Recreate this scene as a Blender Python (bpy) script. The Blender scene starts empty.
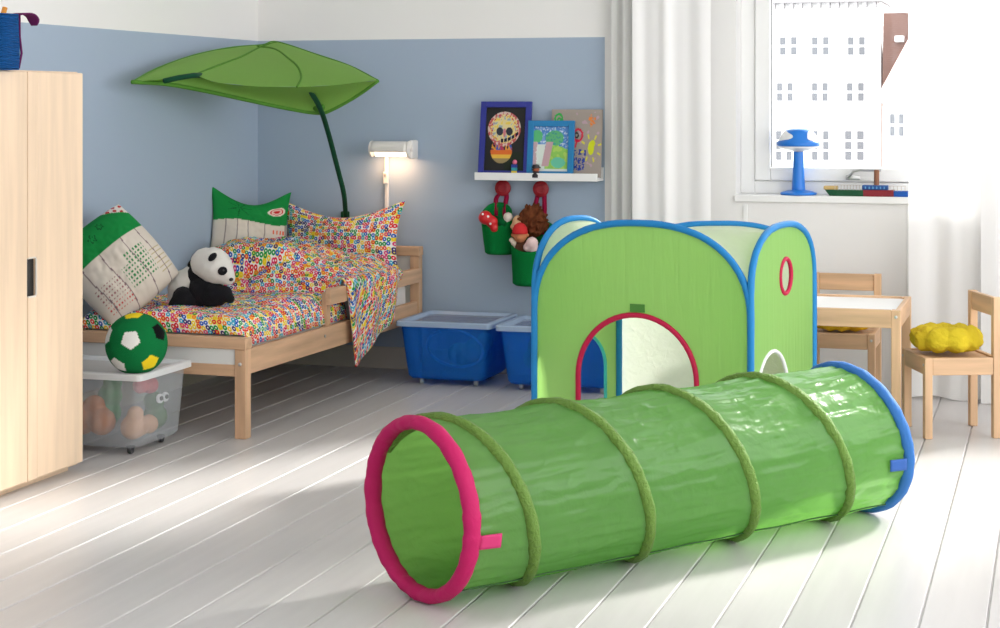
import bpy, bmesh, math, random
from mathutils import Vector, Matrix, noise
random.seed(7)
S = bpy.context.scene
C = S.collection
PI = math.pi
V = Vector
FPX, HZ, CAMH = 1800.0, 104.0, 1.2
YAW = math.radians(17.22)
FW = V((-math.sin(YAW), math.cos(YAW), 0)); RT = V((math.cos(YAW), math.sin(YAW), 0))

def at(px, py, Z):
    return RT*((px-500)/FPX*Z) + FW*Z + V((0, 0, CAMH-(py-HZ)/FPX*Z))
def at_h(px, py, h):
    return at(px, py, FPX*(CAMH-h)/(py-HZ))
def at_y(px, py, y):
    return at(px, py, y/(RT.y*(px-500)/FPX+FW.y))

def lerp(a, b, t): return a+(b-a)*t
def sstep(a, b, x):
    t = max(0.0, min(1.0, (x-a)/(b-a))); return t*t*(3-2*t)
def nz(x, y, z=0.0, s=1.0): return noise.noise(V((x*s, y*s, z*s)))
def srgb(r, g, b):
    f = lambda c: (c/12.92 if c <= .04045 else ((c+.055)/1.055)**2.4)
    return (f(r/255), f(g/255), f(b/255))

# ------------------------------------------------------------------ objects
def obj(name, bm, m, parent=None, smooth=False, world=False, smooth_angle=None):
    me = bpy.data.meshes.new(name)
    bmesh.ops.recalc_face_normals(bm, faces=bm.faces[:])
    bm.to_mesh(me); bm.free()
    o = bpy.data.objects.new(name, me); C.objects.link(o)
    for mm in (m if isinstance(m, (list, tuple)) else [m]): me.materials.append(mm)
    if smooth:
        me.polygons.foreach_set('use_smooth', [True]*len(me.polygons))
        if smooth_angle: me.set_sharp_from_angle(angle=math.radians(smooth_angle))
    if parent is not None:
        o.parent = parent
        if world:
            top = parent
            inv = Matrix.Identity(4)
            ch = []
            while top is not None: ch.append(top); top = top.parent
            mw = Matrix.Identity(4)
            for p in reversed(ch): mw = mw @ p.matrix_basis
            me.transform(mw.inverted())
    elif world and False: pass
    return o
def tag(o, label, cat, group=None):
    o['label'] = label; o['category'] = cat
    if group: o['group'] = group
    return o
def thing(name, label, cat, loc=(0, 0, 0), rz=0.0, group=None):
    o = bpy.data.objects.new(name, None); C.objects.link(o)
    o.location = loc; o.rotation_euler = (0, 0, rz); o.empty_display_size = .05
    return tag(o, label, cat, group)
def struct(name, bm, m, **k):
    o = obj(name, bm, m, **k)
    o['kind'] = 'structure'
    return o
def recenter(o):
    me = o.data
    c = sum((V(b) for b in o.bound_box), V())/8
    zmin = min(b[2] for b in o.bound_box)
    p = V((c.x, c.y, zmin)); me.transform(Matrix.Translation(-p)); o.location = p
    return o
def copy_tree(o, parent=None):
    c = o.copy(); C.objects.link(c)
    if parent is not None: c.parent = parent
    for ch in list(o.children): copy_tree(ch, c)
    return c

# ------------------------------------------------------------------ shapes
def BM(): return bmesh.new()
def box(bm, x0, x1, y0, y1, z0, z1, bev=.003, M=None, seg=2):
    r = bmesh.ops.create_cube(bm, size=1)
    vs = r['verts']
    mm = Matrix.Translation(((x0+x1)/2, (y0+y1)/2, (z0+z1)/2)) @ Matrix.Diagonal((abs(x1-x0), abs(y1-y0), abs(z1-z0), 1))
    if M is not None: mm = M @ mm
    bmesh.ops.transform(bm, matrix=mm, verts=vs)
    if bev > 0:
        es = list({e for v in vs for e in v.link_edges})
        bmesh.ops.bevel(bm, geom=es, offset=bev, segments=seg, profile=.5, affect='EDGES')
    return bm
def grid(bm, f, nu, nv, closed_u=False, closed_v=False, uv=None, flip=False):
    vs = [[bm.verts.new(f(i/nu, j/nv)) for j in range(nv if closed_v else nv+1)] for i in range(nu if closed_u else nu+1)]
    ul = bm.loops.layers.uv.verify() if uv else None
    for i in range(nu):
        for j in range(nv):
            i2 = (i+1) % len(vs); j2 = (j+1) % len(vs[0])
            q = [vs[i][j], vs[i2][j], vs[i2][j2], vs[i][j2]]
            cs = [(i, j), (i+1, j), (i+1, j+1), (i, j+1)]
            if flip: q.reverse(); cs.reverse()
            try: fc = bm.faces.new(q)
            except ValueError: continue
            if uv:
                for l, (a, b) in zip(fc.loops, cs): l[ul].uv = uv(a/nu, b/nv)
    return vs
def garc(bm, f, nu, nv, off=0.0):
    """a cloth grid whose texture lengths follow its own surface"""
    P = [[f(i/nu, j/nv) for j in range(nv+1)] for i in range(nu+1)]
    U = [[0.0]*(nv+1) for _ in range(nu+1)]; W = [[0.0]*(nv+1) for _ in range(nu+1)]
    for i in range(nu+1):
        for j in range(nv+1):
            if i: U[i][j] = U[i-1][j]+(P[i][j]-P[i-1][j]).length
            if j: W[i][j] = W[i][j-1]+(P[i][j]-P[i][j-1]).length
    A = [sum(U[i])/(nv+1) for i in range(nu+1)]
    grid(bm, lambda u, v: P[round(u*nu)][round(v*nv)], nu, nv, uv=lambda u, v: (.5*(A[round(u*nu)]+U[round(u*nu)][round(v*nv)])+off, W[nu//2][round(v*nv)]*.5+W[round(u*nu)][round(v*nv)]*.5+off))
def frames(pts, closed=False):
    n = len(pts); T = []
    for i in range(n):
        a = pts[(i-1) % n] if (closed or i > 0) else pts[i]
        b = pts[(i+1) % n] if (closed or i < n-1) else pts[i]
        T.append((b-a).normalized())
    up = V((0, 0, 1)) if abs(T[0].z) < .9 else V((1, 0, 0))
    N = (up - T[0]*up.dot(T[0])).normalized(); out = []
    for i in range(n):
        N = (N - T[i]*N.dot(T[i]))
        N = N.normalized() if N.length > 1e-6 else V((1, 0, 0))
        out.append((T[i], N, T[i].cross(N)))
    return out
def tube(bm, pts, r, k=8, closed=False, cap=True, ry=None, wob=0.0):
    pts = [V(p) for p in pts]; fr = frames(pts, closed); rings = []
    for i, (p, (t, n, b)) in enumerate(zip(pts, fr)):
        rr = r(i/(len(pts)-1)) if callable(r) else r
        r2 = rr if ry is None else ry
        ring = []
        for j in range(k):
            a = 2*PI*j/k
            w = 1+wob*noise.noise(V((i*.9, j*.7, r*91 if not callable(r) else 0)))
            ring.append(bm.verts.new(p + n*(math.cos(a)*rr*w) + b*(math.sin(a)*r2*w)))
        rings.append(ring)
    m = len(rings)
    for i in range(m if closed else m-1):
        A, B = rings[i], rings[(i+1) % m]
        for j in range(k): bm.faces.new((A[j], A[(j+1) % k], B[(j+1) % k], B[j]))
    if cap and not closed:
        bm.faces.new(rings[0][::-1]); bm.faces.new(rings[-1])
    return bm
def lathe(bm, prof, n=24, M=None, cap=True):
    rings = []
    for (r, z) in prof:
        rings.append([bm.verts.new((M @ V((r*math.cos(2*PI*j/n), r*math.sin(2*PI*j/n), z))) if M else V((r*math.cos(2*PI*j/n), r*math.sin(2*PI*j/n), z))) for j in range(n)])
    for A, B in zip(rings, rings[1:]):
        for j in range(n): bm.faces.new((A[j], A[(j+1) % n], B[(j+1) % n], B[j]))
    if cap:
        bm.faces.new(rings[0][::-1]); bm.faces.new(rings[-1])
    return bm
def ball(bm, c, r, sub=3, M=None):
    rx, ry, rz = r if isinstance(r, (tuple, list)) else (r, r, r)
    mm = Matrix.Translation(c)
    if M is not None: mm = mm @ M
    bmesh.ops.create_icosphere(bm, subdivisions=sub, radius=1, matrix=mm @ Matrix.Diagonal((rx, ry, rz, 1)))
    return bm
def disc_m(p, axis):
    return Matrix.Translation(p) @ V((0, 0, 1)).rotation_difference(V(axis)).to_matrix().to_4x4()
def fill(bm, loops):
    es = []
    for lp in loops:
        vs = [bm.verts.new(p) for p in lp]
        for i in range(len(vs)): es.append(bm.edges.new((vs[i], vs[(i+1) % len(vs)])))
    bmesh.ops.triangle_fill(bm, use_beauty=True, use_dissolve=False, edges=es)
    return bm
def remesh(o, vox, sm=0):
    md = o.modifiers.new('r', 'REMESH'); md.mode = 'VOXEL'; md.voxel_size = vox; md.use_smooth_shade = True
    if sm:
        s = o.modifiers.new('s', 'SMOOTH'); s.iterations = sm; s.factor = .5
    return o
def paint(o, f):
    """colour pattern of the thing itself, per face corner: f(local position, uv) -> rgb (linear)"""
    me = o.data
    at_ = me.color_attributes.new('Col', 'FLOAT_COLOR', 'CORNER')
    uvl = me.uv_layers.active
    for i, l in enumerate(me.loops):
        c = f(me.vertices[l.vertex_index].co, uvl.data[i].uv if uvl else None)
        at_.data[i].color = (c[0], c[1], c[2], 1)
    return o
def solid(o, t, off=0):
    m = o.modifiers.new('t', 'SOLIDIFY'); m.thickness = t; m.offset = off; return o

# ------------------------------------------------------------------ materials
def mat(name, col=(.8, .8, .8), rough=.5, metal=0, spec=.5, bump=None, var=None, attr=False, emis=None, trans=0, tcol=None, clear=0, sheen=0, coat=0):
    m = bpy.data.materials.new(name); m.use_nodes = True
    nt = m.node_tree; N = nt.nodes; L = nt.links
    p = N['Principled BSDF']; out = N['Material Output']
    p.inputs['Base Color'].default_value = (*col, 1); p.inputs['Roughness'].default_value = rough
    p.inputs['Metallic'].default_value = metal; p.inputs['Specular IOR Level'].default_value = spec
    p.inputs['Coat Weight'].default_value = coat; p.inputs['Sheen Weight'].default_value = sheen
    tc = N.new('ShaderNodeTexCoord')
    csrc = None
    if attr:
        a = N.new('ShaderNodeAttribute'); a.attribute_name = 'Col'; csrc = a.outputs['Color']
    if var:
        sc, amt, scl = var
        mp = N.new('ShaderNodeMapping'); mp.inputs['Scale'].default_value = scl
        L.new(tc.outputs['Object'], mp.inputs['Vector'])
        n = N.new('ShaderNodeTexNoise'); n.inputs['Scale'].default_value = sc; n.inputs['Detail'].default_value = 4
        L.new(mp.outputs['Vector'], n.inputs['Vector'])
        hs = N.new('ShaderNodeHueSaturation')
        mr = N.new('ShaderNodeMapRange'); mr.inputs['From Min'].default_value = .3; mr.inputs['From Max'].default_value = .7
        mr.inputs['To Min'].default_value = 1-amt; mr.inputs['To Max'].default_value = 1+amt
        L.new(n.outputs['Fac'], mr.inputs['Value']); L.new(mr.outputs['Result'], hs.inputs['Value'])
        if csrc: L.new(csrc, hs.inputs['Color'])
        else: hs.inputs['Color'].default_value = (*col, 1)
        csrc = hs.outputs['Color']
    if csrc: L.new(csrc, p.inputs['Base Color'])
    nrm = None
    if bump:
        kind, sc, st, scl = bump
        mp = N.new('ShaderNodeMapping'); mp.inputs['Scale'].default_value = scl
        L.new(tc.outputs['Object'], mp.inputs['Vector'])
        if kind == 'wave':
            n = N.new('ShaderNodeTexWave'); n.inputs['Scale'].default_value = sc; n.bands_direction = 'Z'; n.inputs['Distortion'].default_value = .4
        else:
            n = N.new('ShaderNodeTexNoise'); n.inputs['Scale'].default_value = sc; n.inputs['Detail'].default_value = 5; n.inputs['Distortion'].default_value = .6
        L.new(mp.outputs['Vector'], n.inputs['Vector'])
        b = N.new('ShaderNodeBump'); b.inputs['Strength'].default_value = st; b.inputs['Distance'].default_value = .01
        L.new(n.outputs['Fac'], b.inputs['Height']); nrm = b.outputs['Normal']; L.new(nrm, p.inputs['Normal'])
    if emis:
        p.inputs['Emission Color'].default_value = (*emis[0], 1); p.inputs['Emission Strength'].default_value = emis[1]
    sh = p.outputs[0]
    if trans:
        t = N.new('ShaderNodeBsdfTranslucent'); t.inputs['Color'].default_value = (*(tcol or col), 1)
        if nrm: L.new(nrm, t.inputs['Normal'])
        if csrc and not tcol: L.new(csrc, t.inputs['Color'])
        mx = N.new('ShaderNodeMixShader'); mx.inputs[0].default_value = trans
        L.new(sh, mx.inputs[1]); L.new(t.outputs[0], mx.inputs[2]); sh = mx.outputs[0]
    if clear:
        t = N.new('ShaderNodeBsdfTransparent'); t.inputs['Color'].default_value = (*(tcol or (1, 1, 1)), 1)
        mx = N.new('ShaderNodeMixShader'); mx.inputs[0].default_value = clear
        L.new(sh, mx.inputs[1]); L.new(t.outputs[0], mx.inputs[2]); sh = mx.outputs[0]
    L.new(sh, out.inputs['Surface'])
    return m
def wood(name, col, ax, amt=.16, rough=.5):
    s = [14, 14, 14]; s['xyz'.index(ax)] = 1.1
    return mat(name, col, rough, var=(2.2, amt, tuple(s)), spec=.3)

c_white = (.80, .79, .77)
M_white = mat('white paint', c_white, .5)
M_trim = mat('white gloss', (.87, .87, .86), .35)
M_blue = mat('pale blue wall paint', srgb(165, 181, 200), .75, spec=.3)
M_wall = mat('white wall paint', (.85, .84, .825), .75, spec=.3)
M_metal = mat('brushed steel', (.6, .6, .6), .35, metal=1)
M_black = mat('black plastic', (.02, .02, .022), .4)
birch = srgb(233, 206, 178)
W_birch = wood('pale birch veneer', birch, 'z', .07, .45)
pine = srgb(216, 178, 142)
WX, WY, WZ = (wood('pine '+a, pine, a) for a in 'xyz')
beech = srgb(206, 167, 134)
BX, BY, BZ = (wood('beech '+a, beech, a, .18) for a in 'xyz')

# ------------------------------------------------------------------ the room
XL, YB, XR, YF, HC = -3.552, 7.66, 2.4, -1.6, 2.9
PZ, PX = 1.493, -1.894
WX0, WX1, WZ0, WZ1 = -1.317, 1.75, .812, 2.7     # window opening in the back wall
bm = BM()
pw = .149; k0 = math.floor((XL+.306)/pw); x = -.306+k0*pw
prof = []
while x < XR+pw:
    prof += [(x+.0015, -.006), (x+.0022, -.0022), (x+.0045, 0), (x+pw-.0045, 0), (x+pw-.0022, -.0022), (x+pw-.0015, -.006)]
    x += pw
rows = [[bm.verts.new((a, y, z)) for a, z in prof] for y in (YF, YB+.12)]
for i in range(len(prof)-1): bm.faces.new((rows[0][i], rows[0][i+1], rows[1][i+1], rows[1][i]))
M_floor = bpy.data.materials.new('white painted floor boards'); M_floor.use_nodes = True
nt = M_floor.node_tree; N = nt.nodes; L = nt.links; p = N['Principled BSDF']
tc = N.new('ShaderNodeTexCoord'); sx = N.new('ShaderNodeSeparateXYZ'); L.new(tc.outputs['Object'], sx.inputs[0])
ad = N.new('ShaderNodeMath'); ad.operation = 'ADD'; ad.inputs[1].default_value = .306+40*pw; L.new(sx.outputs[0], ad.inputs[0])
dv = N.new('ShaderNodeMath'); dv.operation = 'DIVIDE'; dv.inputs[1].default_value = pw; L.new(ad.outputs[0], dv.inputs[0])
fl = N.new('ShaderNodeMath'); fl.operation = 'FLOOR'; L.new(dv.outputs[0], fl.inputs[0])
wn = N.new('ShaderNodeTexWhiteNoise'); wn.noise_dimensions = '1D'; L.new(fl.outputs[0], wn.inputs['W'])
mp = N.new('ShaderNodeMapping'); mp.inputs['Scale'].default_value = (9, .7, 1); L.new(tc.outputs['Object'], mp.inputs['Vector'])
n1 = N.new('ShaderNodeTexNoise'); n1.inputs['Scale'].default_value = 3; n1.inputs['Detail'].default_value = 6; L.new(mp.outputs[0], n1.inputs['Vector'])
m1 = N.new('ShaderNodeMapRange'); m1.inputs['To Min'].default_value = .93; m1.inputs['To Max'].default_value = 1.03; L.new(wn.outputs['Value'], m1.inputs['Value'])
m2 = N.new('ShaderNodeMapRange'); m2.inputs['From Min'].default_value = .25; m2.inputs['From Max'].default_value = .75; m2.inputs['To Min'].default_value = .94; m2.inputs['To Max'].default_value = 1.03; L.new(n1.outputs['Fac'], m2.inputs['Value'])
ml = N.new('ShaderNodeMath'); ml.operation = 'MULTIPLY'; L.new(m1.outputs[0], ml.inputs[0]); L.new(m2.outputs[0], ml.inputs[1])
hs = N.new('ShaderNodeHueSaturation'); hs.inputs['Color'].default_value = (.635, .612, .607, 1); L.new(ml.outputs[0], hs.inputs['Value'])
L.new(hs.outputs[0], p.inputs['Base Color']); p.inputs['Roughness'].default_value = .34
bp = N.new('ShaderNodeBump'); bp.inputs['Strength'].default_value = .12; bp.inputs['Distance'].default_value = .004
L.new(n1.outputs['Fac'], bp.inputs['Height']); L.new(bp.outputs[0], p.inputs['Normal'])
struct('floor', bm, M_floor)

bm = BM(); box(bm, XL-.15, XL, YF, YB+.15, -.02, PZ, 0); box(bm, XL-.15, XL, YF, YB+.15, PZ, HC, 0)
for f in bm.faces: f.material_index = 0 if f.calc_center_median().z < PZ-.001 else 1
struct('wall_left', bm, [M_blue, M_wall])
bm = BM()
T = .34
def wallbox(x0, x1, z0, z1, mi):
    n0 = set(bm.faces); box(bm, x0, x1, YB, YB+T, z0, z1, 0)
    for f in bm.faces:
        if f not in n0: f.material_index = mi
wallbox(XL, PX, -.02, PZ, 0); wallbox(XL, PX, PZ, HC, 1); wallbox(PX, WX0, -.02, HC, 1)
wallbox(WX0, WX1, -.02, WZ0-.03, 1); wallbox(WX0, WX1, WZ1, HC, 1); wallbox(WX1, XR, -.02, HC, 1)
struct('wall_back', bm, [M_blue, M_wall])
bm = BM(); box(bm, XR, XR+.15, YF, YB+.3, -.02, .4, 0); box(bm, XR, XR+.15, YF, YB+.3, 2.6, HC, 0)
box(bm, XR, XR+.15, 7.2, YB+.3, .4, 2.6, 0); box(bm, XR, XR+.15, YF, 0.6, .4, 2.6, 0)
struct('wall_right', bm, M_wall)
bm = BM(); box(bm, XL-.15, XR+.15, YF, YB+.34, HC, HC+.1, 0); struct('ceiling', bm, M_wall)
FX0, FX1, FZ0, FZ1 = -1.5, 1.2, .6, 2.5       # unseen opening added behind the camera, sized for the fill light
bm = BM(); box(bm, XL-.15, FX0, YF-.15, YF, -.02, HC, 0); box(bm, FX1, XR+.15, YF-.15, YF, -.02, HC, 0)
box(bm, FX0, FX1, YF-.15, YF, -.02, FZ0, 0); box(bm, FX0, FX1, YF-.15, YF, FZ1, HC, 0)
struct('wall_front', bm, M_wall)
M_base = mat('pale skirting paint', srgb(196, 188, 176), .5)
bm = BM(); box(bm, XL+.002, PX+.6, YB-.014, YB+.002, 0, .098, .003); struct('baseboard_back', bm, M_base)
bm = BM(); box(bm, XL-.002, XL+.014, YF, YB, 0, .098, .003); struct('baseboard_left', bm, M_base)
# window
sill = BM(); box(sill, WX0-.005, WX1+.005, YB-.012, YB+.14, WZ0-.03, WZ0, .004); struct('trim_1', sill, M_trim)
fy0, fy1 = YB+.125, YB+.185
bm = BM()
z1 = WZ1
box(bm, WX0, WX0+.062, fy0, fy1+.02, WZ0, z1, .004); box(bm, WX1-.062, WX1, fy0, fy1+.02, WZ0, z1, .004)
box(bm, WX0+.062, WX1-.062, fy0, fy1+.02, WZ0, WZ0+.055, .004); box(bm, WX0+.062, WX1-.062, fy0, fy1+.02, z1-.055, z1, .004)
win = struct('window_1', bm, M_trim)
bm = BM(); sx0, sx1, sz0, sz1 = WX0+.064, WX1-.064, WZ0+.057, z1-.057
box(bm, sx0, sx0+.066, fy0-.012, fy1, sz0, sz1, .005); box(bm, sx1-.066, sx1, fy0-.012, fy1, sz0, sz1, .005)
box(bm, sx0+.066, sx1-.066, fy0-.012, fy1, sz0, sz0+.058, .005); box(bm, sx0+.066, sx1-.066, fy0-.012, fy1, sz1-.058, sz1, .005)
obj('sash', bm, M_trim, win)
bm = BM(); tube(bm, [(sx0+.066, fy0+.01, sz0+.058), (sx0+.066, fy0+.01, sz1-.058)], .0045, 6)
obj('gasket', bm, mat('grey window gasket', (.12, .12, .13), .6), win)
M_glass = bpy.data.materials.new('window glass'); M_glass.use_nodes = True
nt = M_glass.node_tree; N = nt.nodes; L = nt.links; N.remove(N['Principled BSDF'])
tr = N.new('ShaderNodeBsdfTransparent'); tr.inputs[0].default_value = (.97, .98, .98, 1); gl = N.new('ShaderNodeBsdfGlossy'); gl.inputs['Roughness'].default_value = .02
fz = N.new('ShaderNodeFresnel'); fz.inputs[0].default_value = 1.2; mx = N.new('ShaderNodeMixShader')
L.new(fz.outputs[0], mx.inputs[0]); L.new(tr.outputs[0], mx.inputs[1]); L.new(gl.outputs[0], mx.inputs[2]); L.new(mx.outputs[0], N['Material Output'].inputs[0])
bm = BM(); box(bm, sx0+.06, sx1-.06, fy0+.02, fy0+.026, sz0+.052, sz1-.052, 0); obj('pane', bm, M_glass, win)
# window handle on the lower sash rail
hp = at_y(853, 178, fy0-.012)
h = BM(); box(h, hp.x-.03, hp.x+.03, fy0-.02, fy0-.011, hp.z-.008, hp.z+.012, .003)
tube(h, [(hp.x-.02, fy0-.02, hp.z), (hp.x-.018, fy0-.045, hp.z+.004), (hp.x+.005, fy0-.05, hp.z+.03), (hp.x+.03, fy0-.05, hp.z+.036), (hp.x+.12, fy0-.05, hp.z+.036)], .006, 8)
obj('handle', h, M_metal, win, smooth=True, smooth_angle=40)
# right wall windows frame
bm = BM()
for y in (.6, 2.77, 4.97, 7.13): box(bm, XR+.03, XR+.1, y, y+.07, .4, 2.6, .004)
for z in (.4, 2.53): box(bm, XR+.03, XR+.1, .6, 7.2, z, z+.07, .004)
struct('window_2', bm, M_trim)

# ------------------------------------------------------------------ curtains
M_sheer = mat('sheer white curtain cloth', (.92, .91, .90), .9, spec=.1, trans=.5, bump=('noise', 260, .08, (1, 1, 1)))
nt = M_sheer.node_tree
def sheer(name, alpha, col, tr):
    return mat(name, col, .9, spec=.1, trans=tr, clear=alpha)
M_sheer = sheer('sheer white curtain cloth', .03, (.94, .93, .925), .24)
M_strip = sheer('grey wall strip cloth', .0, (.70, .70, .68), .12)  # added panel, greyed to stand in for the dimmer wall strip here
M_sheer2 = sheer('white curtain cotton', .0, (.94, .93, .925), .08)
M_lin2 = sheer('opaque white curtain cloth', .0, (.84, .83, .825), .2)
def curtain(x0, x1, y, z0, z1, nf, amp, seed, m, name, label):
    bm = BM()
    def f(u, v):
        x = lerp(x0, x1, u); z = lerp(z0, z1, v)
        ph = u*nf*2*PI + 1.2*math.sin(seed+3*u) + .25*math.sin(2*v+seed)
        a = amp*(1.0-.25*v) * (.6+.5*nz(u*4, v*.8, seed))
        return V((x+.4*a*math.cos(ph*.5), y + a*math.sin(ph)+a*.35*math.sin(2.3*ph+seed), z + (.006*math.sin(ph) if v == 0 else 0)))
    grid(bm, f, int(nf*18), 24)
    o = obj(name, bm, m, smooth=True); tag(o, label, 'curtain', 'white curtains at the back wall')
    return recenter(o)
curtain(-1.855, -1.745, 7.60, .01, 2.7, 1.3, .022, 2.1, M_strip, 'curtain', 'narrow grey cloth panel standing in for the wall strip right beside the blue wall edge')
curtain(-1.75, -1.41, 7.565, .01, 2.7, 1.7, .016, 5.3, M_sheer2, 'curtain', 'sheer white curtain hanging left of the window behind the play tent')
curtain(-.585, .02, 7.50, .008, 2.7, 2.6, .026, 9.7, M_sheer, 'curtain', 'long sheer white curtain right of the window behind the small chair, reaching the floor')
curtain(-.30, .26, 7.45, .008, 2.7, 2.0, .028, 4.4, M_lin2, 'curtain', 'opaque white curtain at the right edge of the picture')
# curtain rail
bm = BM(); tube(bm, [(PX-.05, 7.56, 2.72), (.7, 7.5, 2.72)], .012, 8); struct('trim_2', bm, M_trim)
# panel joints under the sill
bm = BM()
for x in (-1.285, -.6): box(bm, x, x+.018, YB-.004, YB+.001, .02, .77, .001)
struct('trim_3', bm, M_trim)

# ------------------------------------------------------------------ outside
FY = 100.0
M_fac = mat('white rendered facade', (.86, .86, .86), .9, spec=.1)
M_pane = mat('grey window pane', (.13, .135, .15), .4)
M_roof = mat('dark brown roof tiles', srgb(92, 66, 58), .8, bump=('wave', 3.0, .6, (1, 1, 1)), var=(1.0, .25, (.4, .4, .4)))
M_brk = mat('washed pale brick', srgb(236, 214, 204), .9, var=(.6, .1, (1, 1, 3)))
M_corn = mat('grey stone cornice', srgb(150, 148, 150), .8)
def fp(px, py, y=FY): return at_y(px, py, y)
bd = thing('apartment_building', 'tall white rendered apartment building with rows of windows seen through the window', 'building', (0, 0, 0))
a, b = fp(640, 300), fp(881, -20)
zt = fp(700, 5).z
bd.location = ((a.x+b.x)/2, FY, -12)
bm = BM(); box(bm, a.x, b.x, FY, FY+14, -12, zt, 0); obj('facade', bm, M_fac, bd, world=True)
bm = BM(); box(bm, a.x-.2, b.x+.15, FY-.5, FY+14.3, zt, zt+.35, .05)
x = a.x
while x < b.x: box(bm, x, x+.22, FY-.42, FY, zt-.3, zt, 0); x += .5
obj('cornice', bm, M_corn, bd, world=True)
bm = BM()
q = [V((a.x, FY-.4, zt+.35)), V((b.x, FY-.4, zt+.35)), V((b.x, FY+7, zt+4)), V((a.x, FY+7, zt+4)), V((a.x, FY+14, zt+.35)), V((b.x, FY+14, zt+.35))]
vs = [bm.verts.new(v) for v in q]
for ix in ((0, 1, 2, 3), (3, 2, 5, 4), (0, 3, 4), (1, 5, 2), (0, 4, 5, 1)): bm.faces.new([vs[i] for i in ix])
obj('roof', bm, mat('pale grey roof', srgb(200, 200, 205), .7), bd, world=True)
def wnd(parent, x0, x1, y0, y1, nr, y=FY, nc=2, gap=.28):
    A = fp(x0, y1, y); B = fp(x1, y0, y)
    f = BM(); w = B.x-A.x; hh = B.z-A.z; t = .10
    box(f, A.x-t, B.x+t, y-.06, y+.02, A.z-t, A.z, 0); box(f, A.x-t, B.x+t, y-.06, y+.02, B.z, B.z+t, 0)
    for i in range(nc+1):
        xx = lerp(A.x-t/2, B.x+t/2, i/nc); g = t if i in (0, nc) else gap
        box(f, xx-g/2, xx+g/2, y-.06, y+.02, A.z, B.z, 0)
    for i in range(1, nr):
        zz = lerp(A.z, B.z, i/nr); box(f, A.x, B.x, y-.055, y+.02, zz-.06, zz+.06, 0)
    fo = obj('window', f, M_fac, parent, world=True)
    pb = BM(); box(pb, A.x, B.x, y-.02, y+.03, A.z, B.z, 0)
    obj('pane', pb, M_pane, fo, world=True)
for x0, x1 in ((780, 797), (812, 829), (848, 865)): wnd(bd, x0, x1, 37, 55, 2)
for x0, x1 in ((777, 793), (812, 828), (847, 864)): wnd(bd, x0, x1, 83, 101, 2)
for x0, x1 in ((776, 792), (812, 829), (845, 864)): wnd(bd, x0, x1, 131, 160, 3)
for y0, y1 in ((37, 55), (83, 101), (131, 160)):
    for x0 in (740, 706, 672): wnd(bd, x0, x0+17, y0, y1, 2)
HY = 97.0
hd = thing('gabled_house', 'pale brick house with dark tiled roof and slanted gable seen through the window', 'building', (fp(930, 100, HY).x, HY, -12))
c0, c1 = fp(882.5, 100, HY), fp(1010, 100, HY)
ez = fp(890, 97, HY).z
bm = BM(); box(bm, c0.x, c1.x, HY, HY+9, -12, ez, 0); obj('wall', bm, M_brk, hd, world=True)
bm = BM(); box(bm, c0.x-.1, c1.x, HY-.35, HY+.1, ez-.35, ez+.12, .04); obj('cornice', bm, M_corn, hd, world=True)
rt = fp(884, 13, HY+1.6).z
bm = BM(); vs = [bm.verts.new(v) for v in (V((c0.x, HY-.1, ez+.12)), V((c1.x, HY-.1, ez+.12)), V((c1.x, HY+1.6, rt)), V((c0.x-.1, HY+1.6, rt)), V((c1.x, HY+9, ez)), V((c0.x, HY+9, ez)))]
for ix in ((0, 1, 2, 3), (3, 2, 4, 5), (0, 3, 5), (1, 4, 2)): bm.faces.new([vs[i] for i in ix])
obj('roof', bm, M_roof, hd, world=True)
g0, g1 = fp(884, 92, HY), fp(924, 20, HY); gx2 = g1.x+(g1.x-g0.x)
bm = BM()
for y in (HY-.25, HY+4):
    pass
tri = [(g0.x, ez+.1), (gx2, ez+.1), (g1.x, g1.z)]
A = [bm.verts.new((x, HY-.25, z)) for x, z in tri]; B = [bm.verts.new((x, HY+1.2, z)) for x, z in tri]
bm.faces.new(A); bm.faces.new(B[::-1])
for i in range(3): bm.faces.new((A[i], B[i], B[(i+1) % 3], A[(i+1) % 3]))
obj('gable', bm, M_fac, hd, world=True)
bm = BM(); tube(bm, [V((g0.x-.1, HY-.35, ez+.15)), V((g1.x, HY-.35, g1.z+.15))], .14, 6); tube(bm, [V((gx2+.1, HY-.35, ez+.15)), V((g1.x, HY-.35, g1.z+.15))], .14, 6)
obj('gable_trim', bm, mat('pinkish gable trim', srgb(240, 215, 205), .8), hd, world=True)
s0, s1 = fp(895, 36, HY+.9), fp(904, 42, HY+.9)
bm = BM(); box(bm, s0.x, s1.x, HY+.7, HY+1.8, s1.z, s0.z, .03); obj('roof_window', bm, M_fac, hd, world=True)
wnd(hd, 890, 904, 114, 136, 2, HY, 2, .2)
bm = BM(); box(bm, -60, 60, YB+4, 120, -12.2, -12, 0); tag(struct('street', bm, mat('pale street paving', (.6, .6, .6), .9)), 'pale street below the buildings', 'street')

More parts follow.
